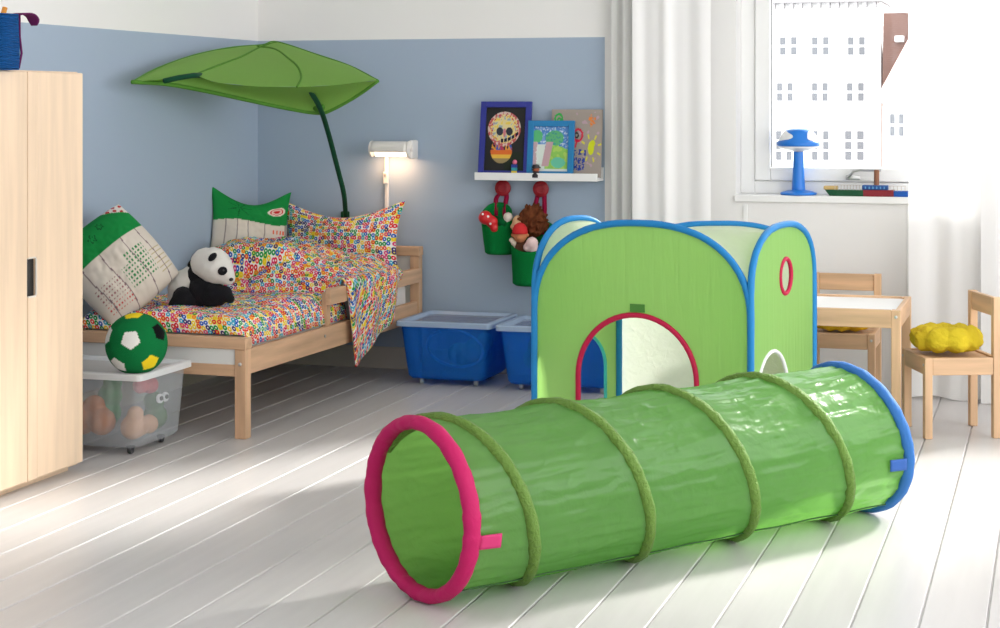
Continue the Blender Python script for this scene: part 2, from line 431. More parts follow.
# ------------------------------------------------------------------ wardrobe
wx, wy0, wy1, wz0, wz1 = -3.046, 4.56, 5.222, .02, 1.305
wd = thing('wardrobe', 'tall pale birch wardrobe with two doors at the left edge', 'wardrobe', (-3.29, (wy0+wy1)/2, 0))
bm = BM(); box(bm, XL+.012, wx-.02, wy0, wy1, wz0, wz1, .003); box(bm, XL+.02, wx-.05, wy0+.01, wy1-.01, 0, wz0, 0)
obj('body', bm, W_birch, wd, world=True)
sm = 4.89; hz0, hz1 = .60, .722
bm = BM(); box(bm, wx-.018, wx, sm+.052, wy1-.001, wz0+.01, wz1-.004, .004)
box(bm, wx-.018, wx, sm+.0015, sm+.0525, wz0+.01, hz0, .002); box(bm, wx-.018, wx, sm+.0015, sm+.0525, hz1, wz1-.004, .002)
dr = obj('door', bm, W_birch, wd, world=True)
bm = BM(); box(bm, wx-.0195, wx-.012, sm+.001, sm+.053, hz0-.002, hz1+.002, 0); obj('grip_cutout_dark', bm, M_black, dr, world=True)  # black sheet painting in the dark inside of the door cutout
bm = BM()
pts = [(sm+.003, hz0), (sm+.044, hz0), (sm+.051, hz0+.008), (sm+.051, hz1-.008), (sm+.044, hz1), (sm+.003, hz1)]
tube(bm, [V((wx-.002, y, z)) for y, z in pts], .0035, 6); obj('grip_edge', bm, mat('pale grip edge', srgb(225, 215, 205), .4), dr, world=True)
bm = BM(); box(bm, wx-.018, wx, wy0+.001, sm-.0015, wz0+.01, wz1-.004, .004); obj('door', bm, W_birch, wd, world=True)

# knitted bag standing on the wardrobe
M_knit = mat('blue ribbed cloth', srgb(20, 92, 165), .85, bump=('wave', 40, .9, (1, 1, 1)), spec=.2)
M_plum = mat('plum cloth', srgb(98, 28, 84), .8, spec=.2)
bt = at(-3, 66, 5.45)
bg = thing('storage_bag', 'blue ribbed cloth bag with plum trim standing on the wardrobe', 'bag', (bt.x, bt.y, wz1))
bm = BM(); hw = .048
def bagf(u, v):
    a = u*2*PI; z = v*.168
    ex = (.062 + .004*math.sin(3*z*40))*(1-.05*v)
    n = 4.0
    c, s = math.cos(a), math.sin(a)
    r = (abs(c)**n+abs(s)**n)**(-1/n)
    return V((c*r*.055, s*r*(.053+.004*math.sin(v*5)), z+.0))
vs = grid(bm, bagf, 32, 14, closed_u=True)
bm.faces.new([r[0] for r in vs][::-1])
obj('body', bm, M_knit, bg, smooth=True)
solid(bg.children[0], .004)
bm = BM(); tube(bm, [(.045, .048, .004), (.05, .056, .05), (.047, .05, .1), (.045, .052, .168)], .004, 6); obj('piping', bm, M_plum, bg, smooth=True)
bm = BM()
def flap(u, v):
    w = (.020)*(1 if u < .85 else 1-.5*(u-.85)/.15)
    y = .045+.105*math.sin(u*1.7); z = .166+.014*math.sin(u*PI*.9)-.032*u*u
    return V((.03+lerp(-w, w, v), y+.01*u, z))
grid(bm, flap, 10, 4); o = obj('handle_flap', bm, M_plum, bg, smooth=True); solid(o, .004)
tg = tag(recenter(obj('toy_stick', tube(BM(), [(bt.x+.02, bt.y-.02, wz1+.01), (bt.x+.01, bt.y-.005, wz1+.12), (bt.x+.015, bt.y+.02, wz1+.188)], .008, 8), mat('orange toy', srgb(225, 150, 60), .6), smooth=True)), 'orange toy tip poking out of the blue bag on the wardrobe', 'toy')

# ------------------------------------------------------------------ bed
BR = thing('child_bed', 'beech wooden child bed with white end panels and side guard rail', 'bed', (-2.772, 5.873, 0), -math.radians(1.6))
BL = 1.75
MB_ = Matrix.Translation(BR.location) @ Matrix.Rotation(-math.radians(1.6), 4, 'Z')
def bl(x, y, z): return MB_ @ V((x, y, z))
M_panel = mat('white board panel', (.76, .76, .74), .5)
for sx_ in (0, 1):
    bx = -.046 if sx_ == 0 else -.748
    o = obj('leg', box(BM(), bx, bx+.044, .004, .048, 0, .3205), BZ, BR)
    b = BM(); lathe(b, [(.0065, 0), (.0065, .003), (.003, .0045)], 12, disc_m(V((bx+.022, .004, .268)), (0, -1, 0))); obj('bolt', b, M_metal, o)
    o = obj('leg', box(BM(), bx, bx+.044, BL-.048, BL-.004, 0, .5205), BZ, BR)
obj('foot_rail', box(BM(), -.752, .0, 0, .054, .3205, .36), BX, BR)
obj('foot_rail', box(BM(), -.704, -.046, .008, .034, .222, .264), BX, BR)
obj('foot_panel', box(BM(), -.704, -.046, .014, .028, .262, .322, .001), M_panel, BR)
obj('head_rail', box(BM(), -.752, .0, BL-.054, BL, .5205, .561), BX, BR)
obj('head_rail', box(BM(), -.704, -.046, BL-.034, BL-.008, .222, .264), BX, BR)
obj('head_panel', box(BM(), -.704, -.046, BL-.028, BL-.014, .262, .522, .001), M_panel, BR)
for xs in (-.034, -.742): obj('side_rail', box(BM(), xs, xs+.026, .048, BL-.048, .228, .318), BY, BR)
g = obj('guard_rail', box(BM(), -.026, .0, .74, BL-.02, .402, .467, .004), BY, BR)
obj('guard_post', box(BM(), -.050, -.027, .76, .80, .25, .45), BZ, BR)
b = BM(); lathe(b, [(.006, 0), (.006, .003), (.003, .004)], 12, disc_m(V((-.008, .70, .285)), (1, 0, 0))); obj('bolt', b, M_metal, BR)
obj('slat_base', box(BM(), -.706, -.036, .05, BL-.05, .27, .292), BY, BR)
mt = obj('mattress', box(BM(), -.712, -.058, .12, BL-.055, .293, .392, .02, MB_, 4), mat('white mattress cotton', (.86, .86, .85), .85, spec=.1), smooth=True)
tag(recenter(mt), 'white mattress lying on the slats of the child bed', 'mattress')

# patterned bedding cloth
def loops_cloth(name):
    m = bpy.data.materials.new(name); m.use_nodes = True
    nt = m.node_tree; N = nt.nodes; L = nt.links; p = N['Principled BSDF']
    p.inputs['Roughness'].default_value = .85; p.inputs['Specular IOR Level'].default_value = .15
    uv = N.new('ShaderNodeUVMap')
    mp = N.new('ShaderNodeMapping'); mp.inputs['Scale'].default_value = (56, 50, 1); L.new(uv.outputs[0], mp.inputs['Vector'])
    vo = N.new('ShaderNodeTexVoronoi'); vo.voronoi_dimensions = '2D'; vo.inputs['Scale'].default_value = 1; vo.inputs['Randomness'].default_value = .45
    L.new(mp.outputs[0], vo.inputs['Vector'])
    sp = N.new('ShaderNodeSeparateColor'); L.new(vo.outputs['Color'], sp.inputs[0])
    cr = N.new('ShaderNodeValToRGB'); e = cr.color_ramp; e.interpolation = 'CONSTANT'
    pal = [srgb(222, 36, 52), srgb(24, 92, 190), srgb(30, 150, 70), srgb(240, 205, 30), srgb(230, 70, 60), srgb(60, 40, 110), srgb(244, 130, 40), srgb(60, 170, 200), srgb(225, 60, 120)]
    e.elements[0].position = 0; e.elements[0].color = (*pal[0], 1); e.elements[1].position = 1/9; e.elements[1].color = (*pal[1], 1)
    for i in range(2, 9):
        q = e.elements.new(i/9); q.color = (*pal[i], 1)
    L.new(sp.outputs[0], cr.inputs['Fac'])
    cr2 = N.new('ShaderNodeValToRGB'); e = cr2.color_ramp; e.interpolation = 'CONSTANT'
    W1 = (.84, .82, .78); e.elements[0].color = (*W1, 1); e.elements[1].position = .74; e.elements[1].color = (*srgb(238, 214, 90), 1)
    L.new(sp.outputs[1], cr2.inputs['Fac'])
    rg = N.new('ShaderNodeValToRGB'); e = rg.color_ramp; e.interpolation = 'LINEAR'
    e.elements[0].position = .12; e.elements[0].color = (0, 0, 0, 1); e.elements[1].position = .20; e.elements[1].color = (1, 1, 1, 1)
    q = e.elements.new(.46); q.color = (1, 1, 1, 1); q = e.elements.new(.54); q.color = (0, 0, 0, 1)
    L.new(vo.outputs['Distance'], rg.inputs['Fac'])
    mx = N.new('ShaderNodeMix'); mx.data_type = 'RGBA'
    L.new(rg.outputs['Color'], mx.inputs['Factor']); L.new(cr2.outputs[0], mx.inputs['A']); L.new(cr.outputs[0], mx.inputs['B'])
    L.new(mx.outputs['Result'], p.inputs['Base Color'])
    return m
M_bed = loops_cloth('white bed cloth printed with rows of coloured loops')

bm = BM()
def rnd(u, e): return sstep(0, e, u)*sstep(0, e, 1-u)
def H_low(x, y):
    h = .428 + .016*nz(x, y, 1.3, 5) + .010*nz(x, y, 4, 11) + .004*nz(x, y, 8, 28)
    return h
def duv_low(u, v):
    y = lerp(.058, .98, v)
    # cross-section: wall edge -> top -> right edge tucked inside the side rail
    e = .10
    s = u
    x = lerp(-.725, -.040, s)
    h = H_low(x, y)
    edge = min(1, (1-s)/e); drop = math.sqrt(max(0, 1-(1-edge)**2))
    edge2 = min(1, s/.06); drop *= math.sqrt(max(0, 1-(1-edge2)**2))
    vy = min(1, (y-.058)/.07); dropy = math.sqrt(max(0, 1-(1-vy)**2))
    bulge = .028*math.sin(PI*min(1, (1-s)/.25))*0
    z = lerp(.322, h, drop)
    z = lerp(max(.364, .322), z, dropy) if vy < 1 else z
    ov = -.05*(1-vy)*0
    return bl(x, y-.050*(1-dropy)*0, z)
garc(bm, duv_low, 80, 90)
HEMA, HEMB = .885, 1.34
def H_up(x, y):
    k = sstep(.86, 1.06, y)*(1-.45*sstep(1.36, 1.55, y))
    left = sstep(-.10, -.45, x)
    h = .452 + k*(.070+.085*left) + .036*nz(x, y, 2.2, 5) + .016*nz(x, y, 5.2, 12) + .005*nz(x, y, 9, 30)
    # a deep fold running across the hump
    h -= .055*math.exp(-((y-1.02-.5*(x+.35))/.035)**2)*sstep(-.05, -.2, x)*sstep(-.72, -.5, x)
    return h
def duv_up(u, v):
    y = lerp(.865, 1.43, v)
    hem = lerp(.165, .315, ((y-HEMA)/(HEMB-HEMA))**1.1) if HEMA <= y <= HEMB else .44
    if y > HEMB: hem = lerp(.315, .47, sstep(HEMB, HEMB+.05, y))
    yy = y
    top_len = .715; side = max(.02, .50-hem)
    tot = top_len+side+.03
    s = u*(top_len+.36)
    if s <= top_len:
        x = -.725+s; h = H_up(x, y)
        e2 = math.sqrt(max(0, 1-(1-min(1, s/.05))**2)); ef = math.sqrt(max(0, 1-(1-min(1, (v+.0)/.06))**2))
        rb = sstep(top_len-.10, top_len, s)
        h = lerp(.43, h, e2); h = lerp(h, .492, rb); h = lerp(lerp(.426, .470, rb), h, ef)
        return bl(x, yy, h)
    t = min(1.0, (s-top_len)/.36)
    # side drop: arc then straight down
    d = t*(side+.04)
    r = .03
    if d < r*PI/2:
        a = d/r; x = -.010+r*math.sin(a); z = .492-r*(1-math.cos(a))
    else:
        x = -.010+r+.006*math.sin(y*30)+.010*nz(y, d, 3, 9); z = .492-r-(d-r*PI/2)
    if y < HEMA+.002 and y < HEMA: x = min(x, -.004); z = max(z, .47)
    x += .012*nz(y, z, 7.7, 6)*sstep(0, .4, t)
    return bl(x, yy + .03*t*sstep(1.2, 1.0, y), z)
garc(bm, duv_up, 130, 90, 1.3)
dv_ = obj('duvet', bm, M_bed, smooth=True)
solid(dv_, .006, 1)
tag(recenter(dv_), 'rumpled duvet printed with rows of multicoloured loops, one corner hanging over the guard rail', 'duvet')

def pillow(name, w, h, t, M, m, uvs=None, corner=.10, n=40, sag=0.0, seed=0.0):
    bm = BM()
    def sf(sgn):
        def f(a, b):
            u, v = 2*a-1, 2*b-1
            pin = corner
            x = u*(1-pin*(1-v*v))*w/2; z = v*(1-pin*(1-u*u))*h/2
            if sag and v > 0: z -= sag*(1-u*u)**1.5*v**2
            d = (max(0, 1-u*u)**.55)*(max(0, 1-v*v)**.55)
            y = sgn*t/2*d*(1+.10*nz(u*1.5, v*1.5, seed+sgn)) + .010*nz(u, v, seed+3, 2.5)*d + sgn*.004*nz(u, v, seed, 9)*d
            return M @ V((x, y, z))
        return f
    grid(bm, sf(-1), n, n, uv=lambda a, b: (a*w, b*h) if not uvs else (a, b))
    grid(bm, sf(1), n, n, uv=lambda a, b: (a*w, b*h) if not uvs else (a+2, b), flip=True)
    bmesh.ops.remove_doubles(bm, verts=bm.verts, dist=1e-5)
    o = obj(name, bm, m, smooth=True)
    return o
def axes(o, x, y, z):
    return Matrix(((x.x, y.x, z.x, o.x), (x.y, y.y, z.y, o.y), (x.z, y.z, z.z, o.z), (0, 0, 0, 1)))
def orient(c, xd, tilt):
    """frame with x along xd (horizontal), z up leaned backwards by tilt"""
    xd = V(xd).normalized(); back = V((0, 0, 1)).cross(xd)
    up = (V((0, 0, 1))*math.cos(tilt)+back*math.sin(tilt)).normalized()
    return axes(V(c), xd, up.cross(xd), up)
Mx = orient(bl(-.335, 1.60, .588), bl(1, 0, 0)-bl(0, 0, 0), .18)
Mx = Mx @ Matrix.Rotation(-.02, 4, 'Y')
o = pillow('pillow', .60, .36, .17, Mx, M_bed, corner=.12, sag=.055, seed=4.0)
tag(recenter(o), 'large pillow printed with multicoloured loops leaning on the headboard', 'pillow')

M_cush = mat('printed cushion cotton', (1, 1, 1), .85, spec=.15, attr=True)
GRN, CRM, DGR, RED = srgb(22, 132, 62), srgb(214, 204, 192), srgb(12, 58, 34), srgb(190, 40, 45)
def cush_a(u, v):   # u,v in 0..1 ; v up = green end
    if u > 1.5: return CRM
    if v > .65:
        if u > .74 and v > .985-.55*(u-.74)-.0:
            for (cu, cv) in ((.80, .97), (.87, .94), (.93, .90), (.90, .99), (.97, .965), (.84, 1.0)):
                if (u-cu)**2+((v-cv)*1.3)**2 < .00032*1.6: return RED
            return srgb(226, 218, 210)
        for k in range(9):   # dark leaf spray
            a = k*.7; du, dv = u-.14, v-.84
            r = math.hypot(du, dv); th = math.atan2(dv, du)
            if r < .13 and abs(((th-a+PI) % (2*PI))-PI) < .16*(1-r/.14): return srgb(8, 40, 28)
        if abs(math.hypot(u-.42, (v-.82))-.035-.012*math.sin(5*math.atan2(v-.82, u-.42))) < .005: return DGR
        if abs(math.hypot(u-.58, (v-.88))-.03-.010*math.sin(6*math.atan2(v-.88, u-.58))) < .005: return DGR
        return GRN
    for c in (.13, .36, .64, .86):
        if abs(u-c-.012*math.sin(v*9)) < .0055: return srgb(120, 100, 105)
    gu, gv = (u-.55)/.05, (v-.1)/.05
    if .42 < u < .78 and .16 < v < .50 and not (.42 < u < .52 and v > .4):
        if abs((u/.040) % 1-.5) < .24 and abs((v/.042) % 1-.5) < .26: return srgb(40, 128, 70)
    if .08 < u < .38 and .08 < v < .40:
        if abs((u/.034) % 1-.5) < .2 and abs((v/.04) % 1-.5) < .18: return srgb(150, 90, 95) if v > .2 else srgb(200, 80, 75)
    if .80 < u < .97 and .1 < v < .4 and abs((v/.05) % 1-.5) < .12: return srgb(180, 165, 120)
    return CRM
def cush_b(u, v):
    if u > 1.5: return CRM
    if v > .56+.03*math.sin(u*6):
        for k in range(7):
            a = k*.9; du, dv = u-.30, v-.80
            r = math.hypot(du, dv); th = math.atan2(dv, du)
            if r < .16 and abs(((th-a+PI) % (2*PI))-PI) < .14*(1-r/.17): return srgb(14, 88, 46)
        d = math.hypot((u-.80)/.13, (v-.74)/.07)
        if d < .35: return srgb(200, 40, 45)
        if d < .60: return srgb(225, 190, 180)
        if d < .75: return srgb(200, 40, 45)
        if d < 1.0: return srgb(230, 215, 205)
        return GRN
    for c in (.12, .26, .40, .62, .95):
        if abs(u-c) < .006: return srgb(120, 110, 110)
    if .72 < u < .93 and .20 < v < .46:
        if abs((v/.13+.1) % 1-.5) < .30 and abs((u/.052) % 1-.5) < .24: return srgb(225, 95, 60)
    return CRM
# cushion near the foot of the bed, tilted on one corner
c = at(116, 265, 6.76)
xd = V((.80, .60, 0)).normalized()
Mx = orient(c, xd, .34) @ Matrix.Rotation(-math.radians(38), 4, 'Y')
o = pillow('cushion', .325, .35, .25, Mx, M_cush, uvs=True, corner=-.07, n=110, seed=1.0)
paint(o, lambda p, uv: cush_a(uv[0], uv[1]))
tag(recenter(o), 'big green and cream cushion standing on one corner beside the panda', 'cushion')
c = at(250, 227, 8.0)
Mx = orient(c, (.62, .78, 0), .12) @ Matrix.Rotation(.10, 4, 'Y')
o = pillow('cushion', .40, .34, .12, Mx, M_cush, uvs=True, corner=.10, n=90, sag=.055, seed=6.0)
paint(o, lambda p, uv: cush_b(uv[0], uv[1]))
tag(recenter(o), 'green and cream cushion with a red flower propped in the room corner', 'cushion')

# ------------------------------------------------------------------ panda
M_pw = mat('white plush fur', (.80, .77, .72), .95, spec=.05, bump=('noise', 300, .6, (1, 1, 1)), sheen=.3)
M_pb = mat('black plush fur', (.014, .014, .017), .95, spec=.05, bump=('noise', 300, .6, (1, 1, 1)), sheen=.05)
pz = 6.84
pbase = at(205, 303, pz)
PD = thing('panda_toy', 'black and white plush panda lying on the bed beside the cushion', 'soft toy', (pbase.x, pbase.y, pbase.z))
def blob(name, parts, m, parent, vox=.005, sm=4):
    b = BM()
    for (px, py, dz, r) in parts:
        p_ = at(px, py, pz+dz); k = pz/FPX
        rr = r if isinstance(r, tuple) else (r, r, r)
        ball(b, p_, tuple(q*k for q in rr), 2)
    return remesh(obj(name, b, m, parent, world=True), vox, sm)
blob('torso', [(186, 285, .05, 17), (180, 289, .04, 13), (194, 281, .05, 17), (176, 296, .03, 9)], M_pw, PD)
blob('hind_leg', [(183, 297, -.02, 11), (177, 302, -.035, 7), (190, 300, -.02, 8), (172, 304, -.04, 4)], M_pb, PD)
blob('front_legs', [(199, 277, .03, 14), (203, 290, .0, 15), (214, 294, -.02, 13), (224, 294, -.03, 9), (200, 299, -.01, 8), (230, 299, -.04, 5), (195, 266, .05, 8), (208, 300, -.03, 7), (220, 300, -.03, 6)], M_pb, PD)
hd_ = blob('head', [(213, 265, -.01, 18.5), (217, 268, -.025, 16.5), (224, 274, -.035, 11), (228, 278, -.045, 7.5), (206, 263, .0, 16)], M_pw, PD)
def dot(name, px, py, dz, r, m, rot=0):
    b = BM(); k = pz/FPX; Mr = axes(V((0, 0, 0)), RT, FW, V((0, 0, 1))) @ Matrix.Rotation(rot, 4, 'Y')
    ball(b, at(px, py, pz+dz), (r[0]*k, r[1]*k, r[2]*k), 2, Mr)
    return obj(name, b, m, PD, smooth=True, world=True)
dot('ear', 212.5, 257, -.078, (5.4, 3.6, 3.3), M_pb, -.75)
dot('eye_patch', 222.5, 271, -.082, (5.0, 3.0, 4.4), M_pb, -.35)
dot('nose', 231.2, 279.5, -.070, (2.3, 2.2, 1.8), M_black, -.2)
dot('eye', 223.5, 270.4, -.0905, (1.1, 1.0, 1.1), M_black)

# ------------------------------------------------------------------ plastic boxes
def samla(name, label, x0, x1, y0, y1, h, tap, mb, ml, mp_, group, mc, rz=0.0):
    cx, cy = (x0+x1)/2, (y0+y1)/2
    r = thing(name, label, 'storage box', (cx, cy, 0), rz, group)
    hx, hy = (x1-x0)/2-.016, (y1-y0)/2-.016
    zb, zt = .028, h-.022
    def sec(hx, hy, z, rad=.028, k=5):
        pts = []
        for q, (sx, sy) in enumerate(((1, 1), (-1, 1), (-1, -1), (1, -1))):
            for i in range(k+1):
                a = q*PI/2+i/k*PI/2
                pts.append(V((sx*(hx-rad)+rad*math.cos(a), sy*(hy-rad)+rad*math.sin(a), z)))
        # add ribs along the long runs
        out = []
        for i, p in enumerate(pts):
            out.append(p); q = pts[(i+1) % len(pts)]
            if (q-p).length > .08:
                n = int((q-p).length/.022)
                nrm = V(((q-p).y, -(q-p).x, 0)).normalized()
                for j in range(1, n):
                    out.append(p.lerp(q, j/n)+nrm*(.0035 if j % 2 else 0))
        return out
    b = BM(); loops = []
    lv = [(zb, 1-tap-.03), (zb+.012, 1-tap), (lerp(zb, zt, .5), 1-tap/2), (zt, 1)]
    for z, s in lv: loops.append([b.verts.new(V((p.x*((hx-(1-s)*.35)/hx), p.y*((hy-(1-s)*.35)/hy), z))) for p in sec(hx, hy, z)])
    for A, B in zip(loops, loops[1:]):
        for j in range(len(A)): b.faces.new((A[j], A[(j+1) % len(A)], B[(j+1) % len(A)], B[j]))
    b.faces.new(loops[0][::-1])
    solid(obj('body', b, mb, r), .002)
    # lid: rim, inner slope and clear panel
    b = BM(); HX, HY = (x1-x0)/2, (y1-y0)/2
    L4 = []
    for (dx, z) in ((.0, h-.022), (.0, h-.004), (.004, h), (.022, h), (.034, h-.012), (.04, h-.012)):
        L4.append([b.verts.new(p) for p in [V((sx*(HX-dx-.02)+.02*math.cos(a0+i*PI/8), sy*(HY-dx-.02)+.02*math.sin(a0+i*PI/8), z)) for (sx, sy, a0) in ((1, 1, 0), (-1, 1, PI/2), (-1, -1, PI), (1, -1, 3*PI/2)) for i in range(5)]])
    for A, B in zip(L4, L4[1:]):
        for j in range(len(A)): b.faces.new((A[j], A[(j+1) % len(A)], B[(j+1) % len(A)], B[j]))
    lid = obj('lid', b, ml, r); solid(lid, .0022)
    b = BM(); box(b, -HX+.038, HX-.038, -HY+.038, HY-.038, h-.0135, h-.011, 0); obj('lid_panel', b, mp_, lid)
    for sx in (-1, 1):
        for sy in (-1, 1):
            b = BM(); px, py = sx*(hx-tap*.35-.05), sy*(hy-tap*.35-.05)
            lathe(b, [(.006, .0), (.013, .002), (.0145, .006), (.0145, .012), (.013, .016), (.006, .018)], 14, Matrix.Translation((px-.009, py, .0145)) @ Matrix.Rotation(PI/2, 4, 'Y'))
            box(b, px-.012, px+.012, py-.012, py+.012, .020, .0285, .003)
            obj('caster', b, mc, r, smooth=True, smooth_angle=40)
    return r
M_cas = mat('dark caster', (.03, .03, .035), .5)
M_casw = mat('grey caster', (.55, .56, .58), .4)
M_clr = mat('clear frosted plastic', (.80, .82, .84), .25, clear=.84, tcol=(.96, .97, .985))
M_clid = mat('milky lid plastic', (.84, .85, .86), .3, clear=.30)
M_clidp = mat('milky lid panel plastic', (.84, .85, .86), .3, clear=.55)
cb = samla('storage_box', 'clear plastic storage box of toys below the green football by the wardrobe', -3.52, -2.955, 5.44, 5.825, .285, .05, M_clr, M_clid, M_clidp, None, M_cas)
M_blp = mat('clear blue plastic', srgb(44, 142, 236), .2, clear=.66, tcol=srgb(160, 208, 250))
M_bld = mat('pale blue lid plastic', srgb(186, 208, 236), .25, clear=.35)
M_blpan = mat('clear lid panel', srgb(200, 205, 215), .2, clear=.68)
samla('storage_box', 'whole blue plastic storage box with clear lid right beside the bed head', -2.70, -2.275, 7.20, 7.62, .275, .07, M_blp, M_bld, M_blpan, 'blue storage boxes', M_casw)
samla('storage_box', 'blue plastic storage box half hidden behind the play tent', -2.245, -1.715, 7.17, 7.555, .275, .07, M_blp, M_bld, M_blpan, 'blue storage boxes', M_casw)

def soft(name, label, cat, balls, m, vox=.007, group=None):
    b = BM()
    for (p, r) in balls: ball(b, V(p), r, 2)
    o = obj(name, b, m); remesh(o, vox, 3); tag(o, label, cat, group); return o
def plush(col): return mat('plush', col, .95, spec=.05, bump=('noise', 220, .4, (1, 1, 1)))
soft('plush_bear', 'orange brown plush toy lying at the bottom of the clear box', 'soft toy', [((-3.25, 5.56, .105), .06), ((-3.165, 5.55, .10), .05), ((-3.33, 5.57, .10), .05), ((-3.20, 5.56, .15), .04)], plush(srgb(196, 120, 70)))
soft('plush_crocodile', 'green plush toy upright inside the clear box behind the orange one', 'soft toy', [((-3.21, 5.67, .11), .05), ((-3.20, 5.67, .17), .045), ((-3.19, 5.67, .215), .035)], plush(srgb(60, 140, 80)))
o = soft('plush_rabbit', 'peach plush toy at the right end of the clear box', 'soft toy', [((-3.05, 5.56, .085), .045), ((-3.06, 5.61, .08), .042), ((-3.04, 5.655, .08), .035), ((-3.04, 5.56, .13), .03)], plush(srgb(214, 160, 120)))
fr = thing('plush_frog', 'dark green plush toy with white goggle eyes at the clear box side', 'soft toy', (-3.065, 5.748, .045))
b = BM(); ball(b, V((0, 0, .045)), .045, 2); ball(b, V((0, -.01, .10)), .038, 2); remesh(obj('body', b, plush(srgb(70, 110, 60)), fr), .006, 2)
for dy in (-.022, .018):
    e = obj('eye', lathe(BM(), [(.017, 0), (.017, .005), (.013, .008)], 16, disc_m(V((.034, dy-.01, .115)), (1, -.25, .1))), mat('white eye', (.85, .85, .85), .4), fr)
    obj('pupil', lathe(BM(), [(.008, 0), (.008, .004)], 12, disc_m(V((.042, dy-.012, .116)), (1, -.25, .1))), M_black, e)
soft('plush_heart', 'red plush toy at the top of the clear box beside the goggle eyes', 'soft toy', [((-3.07, 5.72, .205), .032), ((-3.08, 5.67, .21), .03)], plush(srgb(200, 60, 70)))
# things in the blue boxes
b = BM(); tube(b, [V((-2.475+.125*math.cos(a), 7.33-.05*math.sin(a), .150+.085*math.sin(a))) for a in [i/30*PI*1.9+2.0 for i in range(31)]], .006, 8)
tag(recenter(obj('toy_track', b, mat('pale toy track', srgb(170, 200, 220), .5), smooth=True)), 'pale curved toy track inside the blue box by the bed', 'toy')
soft('plush_fish', 'teal plush toy inside the blue box by the bed', 'soft toy', [((-2.43, 7.46, .12), .06), ((-2.38, 7.46, .17), .04), ((-2.50, 7.46, .11), .05)], plush(srgb(40, 150, 160)))
soft('plush_snake', 'green plush toy inside the half hidden blue box', 'soft toy', [((-2.10, 7.27, .13), .05), ((-2.10, 7.28, .18), .035), ((-2.03, 7.28, .10), .05)], plush(srgb(90, 170, 120)))

# ------------------------------------------------------------------ football
br = .1055
pc = at(136.5, 347.5, 6.16)
bc = V((pc.x, pc.y, .2742+br))
b = BM(); bmesh.ops.create_icosphere(b, subdivisions=6, radius=br)
fb = obj('football', b, mat('felt football', (1, 1, 1), .9, spec=.1, attr=True, bump=('noise', 240, .3, (1, 1, 1))), smooth=True)
fb.location = bc
g = (1+5**.5)/2
ico = [V(v).normalized() for v in [(s*1, t*g, 0) for s in (1, -1) for t in (1, -1)]+[(0, s*1, t*g) for s in (1, -1) for t in (1, -1)]+[(t*g, 0, s*1) for s in (1, -1) for t in (1, -1)]]
vdir = (V((0, 0, CAMH))-bc).normalized()
def on_ball(dx, dy):   # direction for an offset of dx,dy pixels from the ball's centre (radius 31)
    r2 = min(.98, (dx*dx+dy*dy)/31**2); up = (V((0, 0, 1))-vdir*vdir.z).normalized(); rt = up.cross(vdir)
    return (rt*(dx/31)-up*(dy/31)+vdir*math.sqrt(1-r2)).normalized()
d0 = on_ball(-6, -4); d1 = on_ball(13, 19)
q0 = ico[0].rotation_difference(d0)
n1_ = min(ico[1:], key=lambda v: (v-ico[0]).length); n1_ = q0 @ n1_
pr = lambda v: (v-d0*v.dot(d0)).normalized()
ang = pr(n1_).angle(pr(d1)); sgn = 1 if pr(n1_).cross(pr(d1)).dot(d0) > 0 else -1
from mathutils import Quaternion
q1 = Quaternion(d0, ang*sgn) @ q0
dirs = [q1 @ v for v in ico]
def colour_of(d):
    best = None
    for tgt, c in ((on_ball(-6, -4), 0), (on_ball(19, -9), 2), (on_ball(12, 16), 1), (on_ball(-2, -29), 1), (on_ball(-30, -6), 0), (on_ball(-20, 20), 0)):
        a = d.angle(tgt)
        if best is None or a < best[0]: best = (a, c)
    return best[1] if best[0] < .6 else 0
pent = []
for d in dirs:
    nb = sorted(dirs, key=lambda v: (v-d).length)[1:6]
    pent.append((d, [(n-d*n.dot(d)).normalized() for n in nb], colour_of(d)))
PC = [srgb(225, 225, 222), srgb(236, 208, 40), srgb(14, 14, 16)]
def ballcol(p, uv):
    d = p.normalized()
    for (c, nb, ci) in pent:
        ca = d.dot(c)
        if ca > .85:
            t = d-c*ca
            if max(t.dot(n) for n in nb) < .262: return PC[ci]
    return srgb(14, 110, 58)
paint(fb, ballcol)
tag(fb, 'green felt football with white, yellow and black pentagons on the clear box lid', 'ball')

# ------------------------------------------------------------------ leaf canopy over the bed
M_leaf = mat('green leaf canopy cloth', srgb(140, 186, 92), .7, spec=.2, trans=.35, tcol=srgb(150, 200, 90), bump=('noise', 30, .15, (1, 1, 1)))
M_leafd = mat('darker green leaf hem', srgb(84, 138, 50), .7, spec=.2)
M_stem = mat('dark green stem', srgb(8, 66, 42), .7, spec=.2)
LC = thing('leaf_canopy', 'big green leaf shaped canopy on a curved stem over the bed', 'canopy', tuple(at_y(346, 214, YB-.02)))
Lp = {}
def q_(px, py, Z): return at(px, py, Z)
def spl(pts, n):
    """Catmull-Rom through points"""
    P = [V(p) for p in pts]; P = [P[0]*2-P[1]]+P+[P[-1]*2-P[-2]]; out = []
    m = len(P)-3
    for i in range(n+1):
        t = i/n*m; k = min(m-1, int(t)); f = t-k
        a, b_, c_, d_ = P[k:k+4]
        out.append(.5*((2*b_)+(c_-a)*f+(2*a-5*b_+4*c_-d_)*f*f+(3*b_-a-3*c_+d_)*f**3))
    return out
